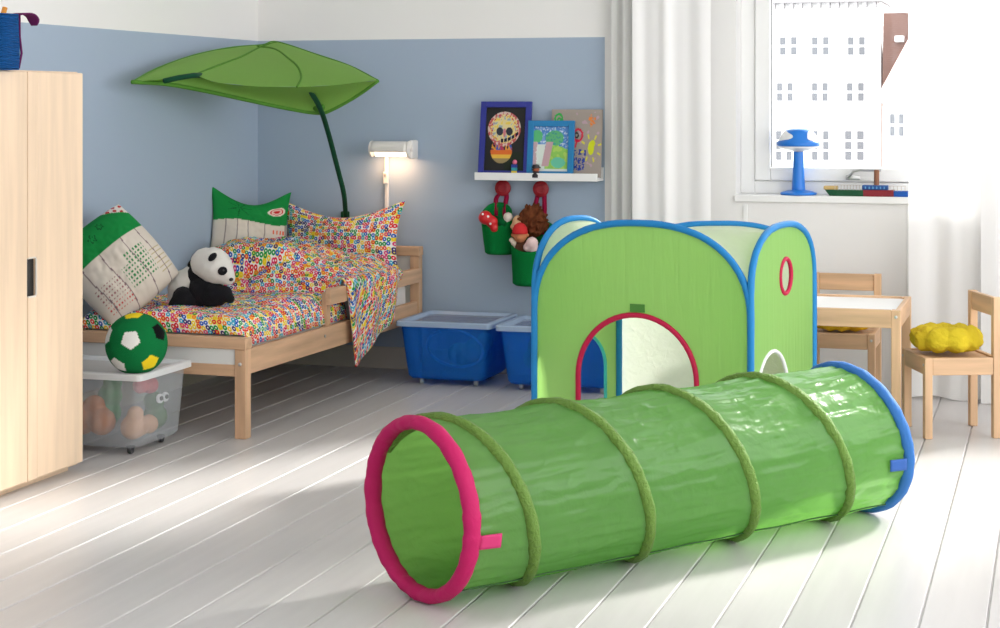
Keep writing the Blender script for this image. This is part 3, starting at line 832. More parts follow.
# far (upper) rim, near ridge line and lower rim, tip to right wing
up_ = spl([q_(132, 82, 6.95), q_(158, 68, 7.2), q_(195, 55, 7.5), q_(232, 47.5, 7.75), q_(262, 45, 7.88), q_(277, 42, 7.95), q_(315, 54, 7.86), q_(350, 66, 7.75), q_(378, 80.5, 7.55)], 48)
rid = spl([q_(132, 82, 6.95), q_(160, 79.5, 7.02), q_(193, 75.5, 7.1), q_(215, 82, 7.14), q_(245, 85.5, 7.18), q_(290, 87, 7.24), q_(330, 85.5, 7.32), q_(358, 82.5, 7.43), q_(378, 80.5, 7.55)], 48)
low = spl([q_(132, 82, 6.95), q_(165, 84, 7.08), q_(200, 90, 7.25), q_(240, 98.5, 7.42), q_(285, 108, 7.55), q_(318, 113, 7.62), q_(333, 109, 7.62), q_(358, 95, 7.6), q_(378, 80.5, 7.55)], 48)
b = BM()
def leafM(u, v):
    i = int(round(u*48)); p = rid[i].lerp(up_[i], v)
    return p+V((0, 0, .018*math.sin(PI*v)*math.sin(PI*u)+.003*nz(u*12, v*3, 1)))
grid(b, leafM, 48, 12)
obj('leaf_top', b, M_leaf, LC, smooth=True, world=True)
b = BM()
def leafS(u, v):
    i = int(round(u*48)); p = rid[i].lerp(low[i], v); w = math.sin(PI*v)*math.sin(PI*u)
    return p + (FW*.07+V((0, 0, .010)))*w + V((0, 0, .003*nz(u*18, v*2, 4)*v)) + FW*.045*(1-v)*math.sin(PI*u)*0
grid(b, leafS, 48, 10)
obj('leaf_underside', b, M_leaf, LC, smooth=True, world=True)
b = BM(); tube(b, low, .0085, 8); tube(b, up_, .0042, 8); obj('hem', b, M_leafd, LC, smooth=True, world=True)
M_rib = mat('leaf rib seam', srgb(84, 136, 44), .7, spec=.2)
def onM(px, py):   # depth on the upper leaf by interpolation along its own columns
    best = None
    for i in range(49):
        for j in range(0, 25):
            p = leafM(i/48, j/24); d = p.dot(FW); X = 500+FPX*p.dot(RT)/d; Y = HZ+FPX*(CAMH-p.z)/d
            e = (X-px)**2+(Y-py)**2
            if best is None or e < best[0]: best = (e, p)
    return best[1]-FW*.004
b = BM(); tube(b, spl([onM(*q) for q in ((194, 75), (215, 66.5), (240, 56.5), (262, 47.5), (277, 42.5))], 30), .0045, 6); obj('rib', b, M_rib, LC, smooth=True, world=True)
b = BM(); tube(b, spl([onM(*q) for q in ((258, 46), (277, 49.5), (290, 57), (298, 67), (300.5, 78), (300, 86))], 30), .0045, 6); obj('rib', b, M_rib, LC, smooth=True, world=True)
stem = spl([at_y(346, 222, YB-.012), at(344, 195, 8.02), at(338, 170, 7.95), at(328, 132, 7.75), at(320, 108, 7.56), at(308, 87, 7.38)], 30)
b = BM(); tube(b, stem, .011, 10); obj('stem', b, M_stem, LC, smooth=True, world=True)
b = BM(); tube(b, spl([at(308, 88, 7.38), at(295, 82, 7.50), at(245, 76, 7.52), at(208, 75, 7.28)], 12), .011, 8); tube(b, [at(208, 75, 7.28), at(193, 75.5, 7.05), at(178, 77.8, 6.99), at(164, 81, 6.95)], .0105, 8)
obj('stem_end', b, M_stem, LC, smooth=True, world=True)
b = BM(); ball(b, at(319, 107.5, 7.585), (.028, .012, .022), 2); obj('stem_sleeve', b, M_leafd, LC, smooth=True, world=True)
b = BM(); p_ = at_y(346, 222, YB); box(b, p_.x-.02, p_.x+.02, YB-.02, YB-.0005, p_.z-.05, p_.z+.05, .006); obj('wall_bracket', b, M_stem, LC, world=True)

# ------------------------------------------------------------------ reading lamp
RLp = at_y(391, 149, YB-.075)
RL = thing('reading_lamp', 'white wall reading lamp switched on above the bed head', 'lamp', tuple(RLp))
M_lw = mat('cream white lacquer', (.82, .78, .74), .35)
kx = .0044
x0, x1, r = -.088, .083, .036
b = BM()
def hood(u, v):
    a = lerp(-.12*PI, 1.12*PI, u); rr = r*(1 if .04 < v < .96 else .94)
    return V((lerp(x0, x1, v), -rr*math.cos(a)*1.05, rr*math.sin(a)*.95))
grid(b, hood, 20, 14)
o = obj('shade', b, M_lw, RL, smooth=True); solid(o, .002)
for xx, s in ((x0, -1), (x1, 1)):
    b = BM(); lathe(b, [(.0365, 0), (.0375, .004), (.036, .008), (.02, .012)], 24, disc_m(V((xx, 0, 0)), (s, 0, 0))); c_ = obj('end_cap', b, M_lw, RL, smooth=True, smooth_angle=50)
b = BM(); lathe(b, [(.014, 0), (.014, .012), (.010, .016)], 16, disc_m(V((x1+.01, 0, 0)), (1, 0, 0))); obj('pivot_knob', b, M_lw, RL, smooth=True, smooth_angle=40)
b = BM(); box(b, x1+.002, x1+.022, -.01, .0745, -.045, .04, .008); obj('wall_bracket', b, M_lw, RL)
b = BM(); lathe(b, [(.004, -.075), (.021, -.072), (.021, .072), (.004, .075)], 16, Matrix.Translation((0, 0, -.014)) @ Matrix.Rotation(PI/2, 4, 'Y'))
obj('bulb', b, mat('glowing bulb', (1, 1, 1), .5, emis=((1, .80, .58), 2.2)), RL, smooth=True)
b = BM(); cxo = -.045; box(b, cxo-.009, cxo+.009, .058, .0745, -.42, -.03, .004); obj('cord_cover', b, M_lw, RL)
b = BM(); box(b, cxo-.011, cxo+.011, .045, .06, -.16, -.105, .004); sw = obj('switch', b, M_lw, RL)
b = BM(); box(b, cxo-.005, cxo+.005, .041, .046, -.125, -.112, .0015); obj('button', b, mat('grey button', (.4, .38, .36), .5), sw)
ld = bpy.data.lights.new('bulb_light', 'AREA'); ld.shape = 'RECTANGLE'; ld.size = .15; ld.size_y = .04; ld.energy = .55; ld.color = (1, .56, .28)
lo = bpy.data.objects.new('bulb_light', ld); C.objects.link(lo); lo.parent = RL; lo.location = (0, .0, -.040); lo.rotation_euler = (.25, 0, 0)

# ------------------------------------------------------------------ picture ledge and what stands on it
shx0, shx1, shy = -2.455, -1.899, 7.54
shz = .873
SL = thing('picture_ledge', 'white picture ledge on the blue wall', 'shelf', ((shx0+shx1)/2, YB, shz-.008))
b = BM(); box(b, shx0, shx1, shy+.012, YB-.0005, shz-.008, shz+.006, .001); obj('board', b, M_trim, SL, world=True)
b = BM(); box(b, shx0, shx1, shy, shy+.012, shz-.008, shz+.0255, .0015); obj('front_lip', b, M_trim, SL, world=True)
b = BM(); box(b, shx0, shx1, YB-.014, YB-.0005, shz+.006, shz+.05, .001); obj('back_rail', b, M_trim, SL, world=True)
tz = shz+.006
def nzc(u, v, s, k): return noise.noise(V((u*s, v*s, k)))
def skull(u, v):
    u2, v2 = u, v
    base = srgb(44, 44, 44)
    # cranium ellipse and jaw
    d = math.hypot((u-.47)/.41, (v-.66)/.27)
    j = math.hypot((u-.42)/.27, (v-.32)/.20)
    n = nzc(u, v, 18, 1); n2 = nzc(u, v, 34, 5)
    if d < 1:
        for (ex, ey) in ((.36, .62), (.60, .62)):
            if math.hypot((u-ex)/.085, (v-ey)/.065+.5*(u-ex)) < 1: return srgb(52, 56, 66)
        if math.hypot((u-.48)/.035, (v-.60)/.07) < 1: return srgb(200, 120, 130)
        t = (u-.40)/.44
        if 0 < t < 1 and abs(v-(.475+.13*t*t)) < .028 and math.sin(t*30) > -.75: return srgb(24, 26, 52)
        if d > .86: return srgb(214, 190, 180) if n > 0 else srgb(190, 90, 90)
        if d > .70 and n2 > .1: return srgb(190, 70, 90)
        if n > .25: return srgb(226, 200, 90)
        if n < -.3: return srgb(150, 170, 180)
        return srgb(222, 206, 150)
    if j < 1:
        if v > .33:
            return [srgb(60, 90, 170), srgb(180, 60, 90), srgb(40, 40, 60), srgb(220, 150, 60)][int((u*13+2*n) % 4)]
        if v > .26: return srgb(220, 110, 50)
        if v > .20: return srgb(226, 180, 70)
        return srgb(150, 130, 90)
    return base if u < .5 or v > .3 else srgb(38, 46, 36)
def meadow(u, v):
    n = nzc(u, v, 9, 2); n2 = nzc(u, v, 22, 7); w = .06*n2
    if v < .06: return srgb(214, 220, 214)
    if u < .12+.06*n and v < .66: return srgb(196, 168, 172) if abs(u-.05) < .06+w else srgb(222, 226, 224)
    if abs((u-.40)-.22*(v-.35)) < .10 and .12 < v < .66 : return srgb(190, 158, 164)
    if .10 < u < .34 and v < .60: return srgb(214, 224, 216)
    if math.hypot((u-.60)/.26, (v-.74)/.17)+w < 1: return srgb(96, 176, 120) if n2 > -.2 else srgb(70, 150, 140)
    if math.hypot((u-.10)/.16, (v-.78)/.14)+w < 1: return srgb(90, 180, 120)
    if v < .56+.10*math.sin(u*4)+w*.5 and u > .36:
        if math.hypot((u-.72)/.2, (v-.2)/.12)+2*w < 1: return srgb(104, 190, 160)
        return srgb(140, 196, 92) if n > -.1 else srgb(170, 206, 100)
    if v > .5:
        if n2 > .22: return srgb(190, 206, 226)
        return srgb(84, 132, 196) if n < .2 else srgb(120, 160, 210)
    return srgb(150, 200, 150)
def scribbles(u, v):
    n = nzc(u, v, 26, 3); n1 = nzc(u, v, 60, 9)
    def ring(cu, cv, r, t, a=1.0): return abs(math.hypot((u-cu), (v-cv)*a)-r+.012*n1) < t
    if ring(.14, .86, .07, .018) or ring(.15, .84, .03, .014) or (abs(u-.16) < .07 and abs(v-.79-.2*(u-.16)) < .014): return srgb(60, 178, 84)
    if math.hypot(u-.80, v-.84) < .075 and n > -.05: return srgb(222, 130, 60)
    if (abs(u-.78) < .012 and .74 < v < .93 and n1 > -.2): return srgb(226, 140, 70)
    if ring(.53, .62, .085, .018) or (abs(u-.50-.3*(v-.5)) < .016 and .44 < v < .56): return srgb(214, 44, 74)
    if ring(.50, .62, .035, .014): return srgb(60, 60, 60)
    if math.hypot((u-.79)/.06, (v-.43)/.10) < 1 or math.hypot((u-.82)/.05, (v-.50)/.05) < 1: return srgb(206, 214, 40)
    for a in range(8):
        th = a*PI/4+.3; t = (u-.79)*math.cos(th)+(v-.43)*math.sin(th); w = -(u-.79)*math.sin(th)+(v-.43)*math.cos(th)
        if .14 < t < .21 and abs(w) < .014: return srgb(214, 206, 70)
    for (cu, cv) in ((.50, .36), (.58, .37), (.66, .36), (.49, .25), (.57, .24), (.65, .25), (.50, .15), (.58, .14), (.65, .16)):
        if abs(u-cu) < .034 and abs(v-cv) < .042 and nzc(u, v, 30, 4+cu) > -.08: return srgb(44, 66, 150)
    if nzc(u, v, 13, 11) > .42: return srgb(186, 158, 170)
    return srgb(163, 152, 143)
def picture(name, label, cat, x0, x1, y_foot, y_top, z0, z1, art, mf, fw, nx, dep=.016):
    r = thing(name, label, cat, ((x0+x1)/2, y_foot, z0), 0)
    h = z1-z0; lean = math.atan2(y_top-y_foot, h)
    Ml = Matrix.Rotation(-lean, 4, 'X'); w = x1-x0
    if fw:
        b = BM()
        box(b, -w/2, -w/2+fw, -dep, 0, 0, h, .0015, Ml); box(b, w/2-fw, w/2, -dep, 0, 0, h, .0015, Ml)
        box(b, -w/2+fw, w/2-fw, -dep, 0, 0, fw, .0015, Ml); box(b, -w/2+fw, w/2-fw, -dep, 0, h-fw, h, .0015, Ml)
        obj('frame', b, mf, r)
    e = fw-.001 if fw else 0
    b = BM(); ny = int(nx*(h-2*e)/(w-2*e)); yy = -dep*.45 if fw else -.004
    grid(b, lambda u, v: Ml @ V((lerp(-w/2+e, w/2-e, u), yy, lerp(e, h-e, v))), nx, ny, uv=lambda u, v: (u, v))
    o = obj('drawing', b, mat('paper with drawing', (1, 1, 1), .7, attr=True, spec=.2), r)
    paint(o, lambda p, uv: art(uv[0], uv[1]))
    solid(o, .003, 0)
    return r
M_fb = mat('dark blue frame', srgb(34, 44, 140), .45)
M_ft = mat('teal blue frame', srgb(14, 120, 176), .45)
picture('framed_drawing', 'dark blue picture frame holding a drawn skull, leaning on the ledge', 'picture', -2.447, -2.213, 7.575, 7.628, tz, 1.213, skull, M_fb, .026, 110)
picture('framed_painting', 'teal picture frame holding a green landscape painting', 'picture', -2.222, -2.012, 7.571, 7.605, tz, 1.128, meadow, M_ft, .026, 100)
picture('drawing_board', 'frameless grey brown sheet with bright scribbles at the right end of the ledge', 'picture', -2.128, -1.897, 7.605, 7.645, tz, 1.178, scribbles, None, 0, 130)
# small figures behind the lip
fg = thing('toy_figure', 'tiny figure of coloured blocks in front of the skull drawing', 'figurine', (at_y(514, 172, 7.558).x, 7.563, tz))
for i, (c_, n_) in enumerate(((srgb(226, 190, 120), 'base'), (srgb(230, 200, 60), 'body'), (srgb(40, 150, 160), 'body'), (srgb(40, 60, 150), 'body'))):
    b = BM(); box(b, -.012, .012, -.009, .009, i*.014, i*.014+.0138, .002); obj('block', b, mat('toy block', c_, .5), fg)
b = BM(); ball(b, V((.002, 0, .066)), .011, 2); obj('head', b, mat('pink toy', srgb(220, 110, 140), .6), fg, smooth=True)
fg = thing('toy_figure', 'tiny black hatted figure in front of the landscape painting', 'figurine', (at_y(536, 172, 7.556).x, 7.556, tz))
b = BM(); lathe(b, [(.021, 0), (.021, .012), (.014, .024), (.01, .028)], 16); obj('body', b, mat('dark toy cloth', (.03, .025, .03), .8), fg, smooth=True)
b = BM(); ball(b, V((0, 0, .035)), (.015, .014, .013), 2); obj('head', b, mat('brown toy face', srgb(170, 90, 60), .7), fg, smooth=True)
b = BM(); lathe(b, [(.021, .041), (.021, .045), (.015, .046), (.014, .055), (.004, .058)], 16); obj('hat', b, M_black, fg, smooth=True, smooth_angle=40)

# ------------------------------------------------------------------ hooks and hanging pouches
M_rk = mat('dark red knob', srgb(150, 18, 32), .45)
M_felt = mat('green felt', srgb(14, 118, 56), .95, spec=.05, bump=('noise', 160, .4, (1, 1, 1)))
M_mar = mat('maroon strap', srgb(150, 16, 60), .8, spec=.15)
def hook(px, py, label):
    p = at_y(px, py, YB-.03)
    r = thing('wall_hook', label, 'hook', (p.x, YB, p.z), 0, 'red wall hooks under the ledge')
    b = BM(); lathe(b, [(.010, -.002), (.010, .02), (.030, .022), (.036, .028), (.036, .036), (.032, .040), (.018, .0415), (.016, .039), (.004, .038)], 28, disc_m(V((0, -.0005, 0)), (0, -1, 0)))
    obj('knob', b, M_rk, r, smooth=True, smooth_angle=45)
    return V((p.x, YB, p.z))
h1 = hook(503, 188, 'red round wall hook on the left holding the smaller green pouch')
h2 = hook(541, 189, 'red round wall hook on the right holding the larger green pouch')
def pouch(label, hk, cx, zr, zb, r0, r1, tilt, yc, roll, rear):
    r = thing('hanging_pouch', label, 'pouch', (cx, yc, zb), roll, 'green felt pouches on the hooks')
    h = zr-zb
    b = BM()
    def f(u, v):
        a = u*2*PI; rr = lerp(r1, r0, v)*(1+.02*math.sin(3*a+v*3)); z = v*h
        if v > .5: z += (v-.5)*2*(rear*.5*(1+math.sin(a-0.0))) - 0
        z += .05*math.cos(a)*tilt*v
        e = min(1, v/.06); rr *= (.86+.14*math.sqrt(e*(2-e)))
        return V((rr*math.cos(a)+ (tilt*.10*v), rr*.85*math.sin(a), z))
    vs = grid(b, f, 36, 18, closed_u=True); b.faces.new([q[0] for q in vs][::-1])
    o = obj('bag', b, M_felt, r, smooth=True); solid(o, .005)
    # strap: two bands from the rear rim to the knob
    b = BM(); k = V((hk.x-cx, hk.y-.022-yc, hk.z-zb))
    Rz = Matrix.Rotation(-roll, 4, 'Z'); k = Rz @ k
    for s in (-1, 1):
        e0 = V((s*.022+tilt*.1, .85*r0*.96, h+rear*.9))
        A = [k+V((s*.012, .0, .012)), k+V((s*.014, -.004, -.02)), e0.lerp(k, .4)+V((s*.010, -.004, 0)), e0, e0+V((0, -.004, -.05))]
        P = spl(A, 14); fr_ = frames(P)
        tube(b, P, .013, 8, ry=.003) if False else tube(b, P, .0055, 8)
        for i in range(len(P)-1):
            wv = V((.011, 0, 0)); q = [P[i]-wv, P[i]+wv, P[i+1]+wv, P[i+1]-wv]
            b.faces.new([b.verts.new(x_) for x_ in q])
    tube(b, [k+V((x_*.024-.012, .0, .012+.006*math.sin(PI*x_))) for x_ in (0, .25, .5, .75, 1)], .0055, 8)
    o = obj('strap', b, M_mar, r, smooth=True)
    return r
def zy(px, py, y): return at_y(px, py, y)
pa = zy(498, 250, 7.56); pa_t = zy(498, 225, 7.56)
pouch('smaller green felt pouch on the left hook below the ledge', h1, pa.x, zy(498, 226, 7.56).z, zy(498, 254, 7.56).z, .068, .062, -.12, 7.58, 0, .10)
pb_ = zy(531.5, 280, 7.55)
pouch('larger green felt pouch on the right hook below the ledge', h2, pb_.x, zy(533, 251, 7.55).z, zy(533, 285, 7.55).z, .097, .084, .08, 7.555, 0, .13)
# toys in the pouches
def yb(px, py, y): return tuple(at_y(px, py, y))
t1 = thing('toy_tomato', 'red soft toy hanging over the rim of the smaller green pouch', 'soft toy', yb(488, 219, 7.53))
b = BM(); ball(b, V((-.012, 0, .006)), .032, 2); ball(b, V((.018, 0, -.012)), .028, 2); ball(b, V((.03, .0, -.04)), .02, 2)
remesh(obj('body', b, mat('shiny red toy', srgb(205, 30, 36), .35), t1), .005, 2)
for d_ in ((-.014, -.030, .022), (.010, -.028, .012), (.02, -.026, -.02)):
    obj('spot', lathe(BM(), [(.005, 0), (.005, .004)], 10, disc_m(V(d_), (0, -1, .5))), M_trim, t1)
soft('toy_cactus', 'dark green soft toy inside the smaller pouch', 'soft toy', [(yb(500, 221, 7.55), .022), (yb(503, 224, 7.55), .022), (yb(498, 228, 7.56), .022)], plush(srgb(12, 84, 44)), .005)
soft('toy_sheep', 'white and brown soft toy at the right of the smaller pouch', 'soft toy', [(yb(508, 217, 7.56), .022), (yb(505, 222, 7.56), .018), (yb(507, 228, 7.57), .02)], plush(srgb(220, 210, 200)), .005)
hr = thing('hedgehog_toy', 'large brown furry soft toy in the bigger green pouch', 'soft toy', yb(532, 222, 7.585))
b = BM(); random.seed(3)
for i in range(70):
    a, e = random.uniform(0, 2*PI), random.uniform(-.6, 1.4)
    d = V((math.cos(a)*math.cos(e), math.sin(a)*math.cos(e), math.sin(e)))
    tube(b, [d*.05, d*.084+V((random.uniform(-.012, .012), 0, random.uniform(-.02, .004)))], lambda t: .014-.009*t, 6)
ball(b, V((0, 0, 0)), (.066, .05, .072), 3)
remesh(obj('fur', b, mat('brown toy fur', srgb(104, 58, 36), .95, spec=.05, var=(60, .45, (1, 1, .35)), bump=('noise', 130, 1, (1, 1, .3))), hr), .005, 1)
b = BM(); ball(b, V((-.058, -.028, -.012)), (.026, .03, .045), 2); ball(b, V((-.075, -.04, -.02)), .013, 2); remesh(obj('face', b, plush(srgb(222, 180, 140)), hr), .005, 2)
dl = thing('doll_toy', 'small doll with a red hat in the bigger green pouch', 'doll', yb(520, 236, 7.50))
b = BM(); ball(b, V((0, 0, .0)), (.030, .026, .030), 3); ball(b, V((0, -.024, -.006)), .008, 2); ball(b, V((-.032, .0, .004)), (.010, .006, .010), 2); ball(b, V((.032, .0, .004)), (.010, .006, .010), 2)
remesh(obj('head', b, plush(srgb(196, 128, 90)), dl), .004, 2)
b = BM(); ball(b, V((0, .014, -.045)), (.034, .024, .034), 3); obj('smock', b, plush(srgb(92, 60, 44)), dl, smooth=True)
b = BM(); lathe(b, [(.033, .010), (.034, .018), (.031, .034), (.024, .048), (.012, .056), (.003, .059)], 20); obj('hat', b, mat('red hat', srgb(200, 28, 34), .8), dl, smooth=True)
soft('plush_pig', 'white and pink soft toy at the front of the bigger pouch', 'soft toy', [(yb(532, 243, 7.49), .028), (yb(528, 247, 7.495), .022), (yb(534, 249, 7.50), .022)], plush(srgb(236, 206, 204)), .005)
soft('plush_hand', 'pale cream toy arm reaching over the left rim of the bigger pouch', 'soft toy', [(yb(511.5, 240, 7.495), .012), (yb(514, 243, 7.50), .014), (yb(517, 247, 7.51), .016), (yb(520, 251, 7.52), .016)], plush(srgb(224, 206, 186)), .004)

# ------------------------------------------------------------------ play tent
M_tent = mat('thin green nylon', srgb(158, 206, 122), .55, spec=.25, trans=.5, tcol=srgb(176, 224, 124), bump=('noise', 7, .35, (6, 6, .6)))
M_roofc = mat('thin glow whitened nylon', srgb(240, 245, 228), .55, spec=.25, trans=.6, bump=('noise', 7, .35, (5, 5, 5)))  # pale cloth, whitened further so its colour carries the sunlit glow
M_rim = mat('blue tent binding', srgb(30, 128, 194), .5, spec=.3)
M_red = mat('crimson binding', srgb(190, 24, 70), .55, spec=.3)
M_wb = mat('white binding', (.8, .8, .8), .6)
TR, TL, KR, KL = V((-.954, 5.832, 0)), V((-1.725, 5.967, 0)), V((-.837, 6.50, 0)), V((-1.491, 6.237, 0))
TC = (TR+TL+KR+KL)/4
TN = thing('play_tent', 'green pop up play tent with blue edges behind the tunnel', 'tent', tuple(TC))
def contour(s, H, zs, n):   # height of the rounded panel edge at s in -1..1
    return zs+(H-zs)*max(0, 1-abs(s)**n)**(1/n)
def panel_loop(A, B, H, zs, n, out=None, k=44):
    pts = [A+V((0, 0, .012))]
    nn = 7
    for i in range(1, nn): pts.append(A+V((0, 0, lerp(.012, zs, i/nn))))
    for i in range(k+1):
        t = -math.cos(PI*i/k); t = math.copysign(abs(t)**.8, t)
        pts.append(A.lerp(B, (t+1)/2)+V((0, 0, contour(t, H, zs, n))))
    for i in range(1, nn): pts.append(B+V((0, 0, lerp(zs, .012, i/nn))))
    pts.append(B+V((0, 0, .012)))
    return pts
def arch(A, B, m, r, zc, k=26, z0=.02):
    d = (B-A).normalized(); c = A+d*m
    pts = [c-d*r+V((0, 0, z0))]+[c+d*(-r*math.cos(PI*i/k))+V((0, 0, zc+r*math.sin(PI*i/k))) for i in range(k+1)]+[c+d*r+V((0, 0, z0))]
    return pts
def circle(A, B, m, r, z, k=28):
    d = (B-A).normalized(); c = A+d*m
    return [c+d*(r*math.cos(2*PI*i/k))+V((0, 0, z+r*math.sin(2*PI*i/k))) for i in range(k)]
def tent_panel(A, B, H, zs, n, holes, rims, name, m0=None):
    lp = panel_loop(A, B, H, zs, n)
    b = BM(); fill(b, [lp]+holes)
    o = obj(name, b, m0 or M_tent, TN, world=True)
    b = BM(); tube(b, lp, .012, 8, wob=.12); obj('edge_binding', b, M_rim, o, smooth=True, world=True)
    for pts, m_, cl, rr, nm in rims:
        b = BM(); tube(b, pts, rr, 8, closed=cl); obj(nm, b, m_, o, smooth=True, world=True)
    return o, lp
Lf = (TR-TL).length
af = arch(TL, TR, Lf-.402, .215, .277)
pf, lpf = tent_panel(TL, TR, .801, .48, 2.35, [af], [(af, M_red, False, .0095, 'door_binding')], 'front_panel')
cr_ = circle(TR, KR, .36, .060, .610); ar = arch(TR, KR, .216, .17, .199, z0=.03)
pr_, lpr = tent_panel(TR, KR, .788, .57, 2.5, [cr_, ar], [(cr_, M_red, True, .0075, 'window_binding'), (ar, M_wb, False, .007, 'door_binding')], 'side_panel')
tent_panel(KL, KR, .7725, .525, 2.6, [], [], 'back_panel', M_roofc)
Ll = (KL-TL).length
al = arch(TL, KL, Ll*.46, .135, .273)
tent_panel(TL, KL, .7995, .534, 2.4, [al], [(al, mat('turquoise binding', srgb(60, 190, 190), .5), False, .006, 'door_binding')], 'side_panel')
b = BM()
def roof(s, t):
    # s along front (TL->TR), t from front to back
    A, B = TL.lerp(KL, t), TR.lerp(KR, t)
    p = A.lerp(B, s); S_, T_ = 2*s-1, 2*t-1
    zf = contour(S_, .801, .48, 2.35); zk = contour(S_, .7725, .525, 2.6); zl = contour(T_, .7995, .534, 2.4); zr = contour(T_, .788, .57, 2.5)
    e = 1e-3
    w = [1/(t+e)**1.3, 1/(1-t+e)**1.3, 1/(s+e)**1.3, 1/(1-s+e)**1.3]
    z = (zf*w[0]+zk*w[1]+zl*w[2]+zr*w[3])/sum(w)
    z -= .035*math.sin(PI*s)*math.sin(PI*t)
    return V((p.x, p.y, z+.004*nz(s*9, t*9, 2)*math.sin(PI*s)*math.sin(PI*t)))
grid(b, roof, 40, 30)
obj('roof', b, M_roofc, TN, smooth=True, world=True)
d = (TR-TL).normalized(); c = TL+d*(Lf-.396)-V((-d.y, d.x, 0))*.006
b = BM(); box(b, -.027, .027, -.002, .002, .503, .530, .001, axes(V((c.x, c.y, 0)), d, V((-d.y, d.x, 0)), V((0, 0, 1)))); obj('fabric_tab', b, mat('dark green tab', srgb(70, 128, 48), .7), TN, world=True)

# ------------------------------------------------------------------ tunnel
TA, TB = V((-1.466, 4.085, 0)), V((-.578, 5.340, 0))
ax = (TB-TA).normalized(); TLEN = (TB-TA).length
NS = V((ax.y, -ax.x, 0))
RC = .225
TU = thing('crawl_tunnel', 'green crawl tunnel with a spiral rib, one pink end and one blue end', 'tunnel', tuple((TA+TB)/2))
M_nyl = mat('green crinkled nylon', srgb(110, 158, 88), .26, spec=.5, trans=.56, tcol=srgb(142, 204, 100), bump=('noise', 13, .45, (1, 1, 1)))
M_slv = mat('olive green rib sleeve', srgb(98, 132, 54), .6, spec=.3, bump=('noise', 70, .9, (1, 1, 1)))
T0, PT = .109, .24
def lean(t, dz): return -ax*((.03+.19*t)*dz)
def tpt(t, a, r): return TA+ax*(t*TLEN)+lean(t, r*math.sin(a))+NS*(r*math.cos(a))+V((0, 0, RC+r*math.sin(a)))
b = BM()
def tun(u, v):
    t = lerp(.008, .992, u); a = v*2*PI
    ph = ((t-T0)/PT + a/(2*PI)) % 1.0
    s_ = math.sin(PI*ph)
    px_, py_, pz_ = math.cos(a)*1.4, math.sin(a)*1.4, t*TLEN
    # crinkles: long ones running along the axis plus slanted creases
    n = .0066*noise.noise(V((px_*5, py_*5, pz_*1.3))) + .0038*noise.noise(V((px_*9+pz_*2, py_*9-pz_*2, pz_*5+3))) + .0012*noise.noise(V((px_*20, py_*20, pz_*14)))
    for kx_, ks_, am in ((3.1, 2.2, .0030), (-4.2, 4.5, .0018), (6.0, 9.0, .0010)):   # sharp creases
        q = noise.noise(V((px_*2.6+pz_*kx_, py_*2.6-pz_*kx_*.6, pz_*ks_+kx_)))
        n += am*(max(0, 1-abs(q)*5)**2)
    n += .0022*math.sin(a*46+4*noise.noise(V((px_*2, py_*2, pz_*4))))*(1-s_)**2*(.5+noise.noise(V((px_*3, py_*3, pz_*3))))
    n = n*(.3+.7*s_)
    r = .212 - .006*s_ + n
    p = tpt(t, a, r)
    p.z -= .004*s_*max(0, math.sin(a))
    if p.z < .007: p.z = .007+.15*(p.z-.007)*0
    return p
grid(b, tun, 340, 220, closed_v=True)
obj('fabric', b, M_nyl, TU, smooth=True, world=True)
b = BM(); P = []
n_ = 340
t_ = .004
for i in range(n_+1):
    t = lerp(.012, .985, i/n_); a = -(t-T0)/PT*2*PI
    P.append(tpt(t, a, .2085))
tube(b, P, .0172, 10, wob=.16); obj('spiral_rib', b, M_slv, TU, smooth=True, world=True)
b = BM(); k = 72
def rim(t0, w, rt_, m_, name, flat):
    b = BM(); q = 180; rings = []
    for i in range(q):
        a = 2*PI*i/q; R0 = RC-rt_; ring = []
        wr = 1+.035*math.sin(a*23+2*math.sin(a*3))+.05*noise.noise(V((math.cos(a)*16, math.sin(a)*16, t0*5)))+.05*noise.noise(V((math.cos(a)*6, math.sin(a)*6, t0*5)))
        for j in range(14):
            f_ = 2*PI*j/14
            ring.append(b.verts.new(TA+lean(t0, R0*math.sin(a))+ax*(t0*TLEN+w*math.cos(f_)*wr)+NS*((R0+rt_*math.sin(f_)*wr)*math.cos(a))+V((0, 0, max(.0005, RC+(R0+rt_*math.sin(f_)*wr)*math.sin(a))))))
        rings.append(ring)
    for i in range(q):
        A, B = rings[i], rings[(i+1) % q]
        for j in range(14): b.faces.new((A[j], A[(j+1) % 14], B[(j+1) % 14], B[j]))
    return obj(name, b, m_, TU, smooth=True, world=True)
rim(.0, .023, .0175, mat('pink padded rim', srgb(184, 26, 92), .65, spec=.25, bump=('noise', 40, .3, (1, 1, 1))), 'end_rim', False)
rim(1.0, .020, .0155, mat('blue rim binding', srgb(50, 108, 176), .65, spec=.25, bump=('noise', 40, .3, (1, 1, 1))), 'end_rim', False)
def tabf(t0, t1, a0, a1, m_, name):
    b = BM(); grid(b, lambda u, v: tpt(lerp(t0, t1, u), lerp(a0, a1, v), .2155+.006*u), 6, 5); o = obj(name, b, m_, TU, smooth=True, world=True); solid(o, .003)
tabf(.012, .050, -.29, -.13, mat('pink tab', srgb(200, 44, 108), .7), 'fabric_tab')
tabf(.945, .985, -.28, -.12, mat('blue tab', srgb(44, 92, 168), .7), 'fabric_tab')
b = BM(); tube(b, [tpt(t/60, -.98+.02*math.sin(t*.7), .2140) + V((0, 0, .0)) for t in range(1, 60)], .0022, 6); obj('seam', b, mat('dark green seam', srgb(40, 84, 30), .7), TU, smooth=True, world=True)

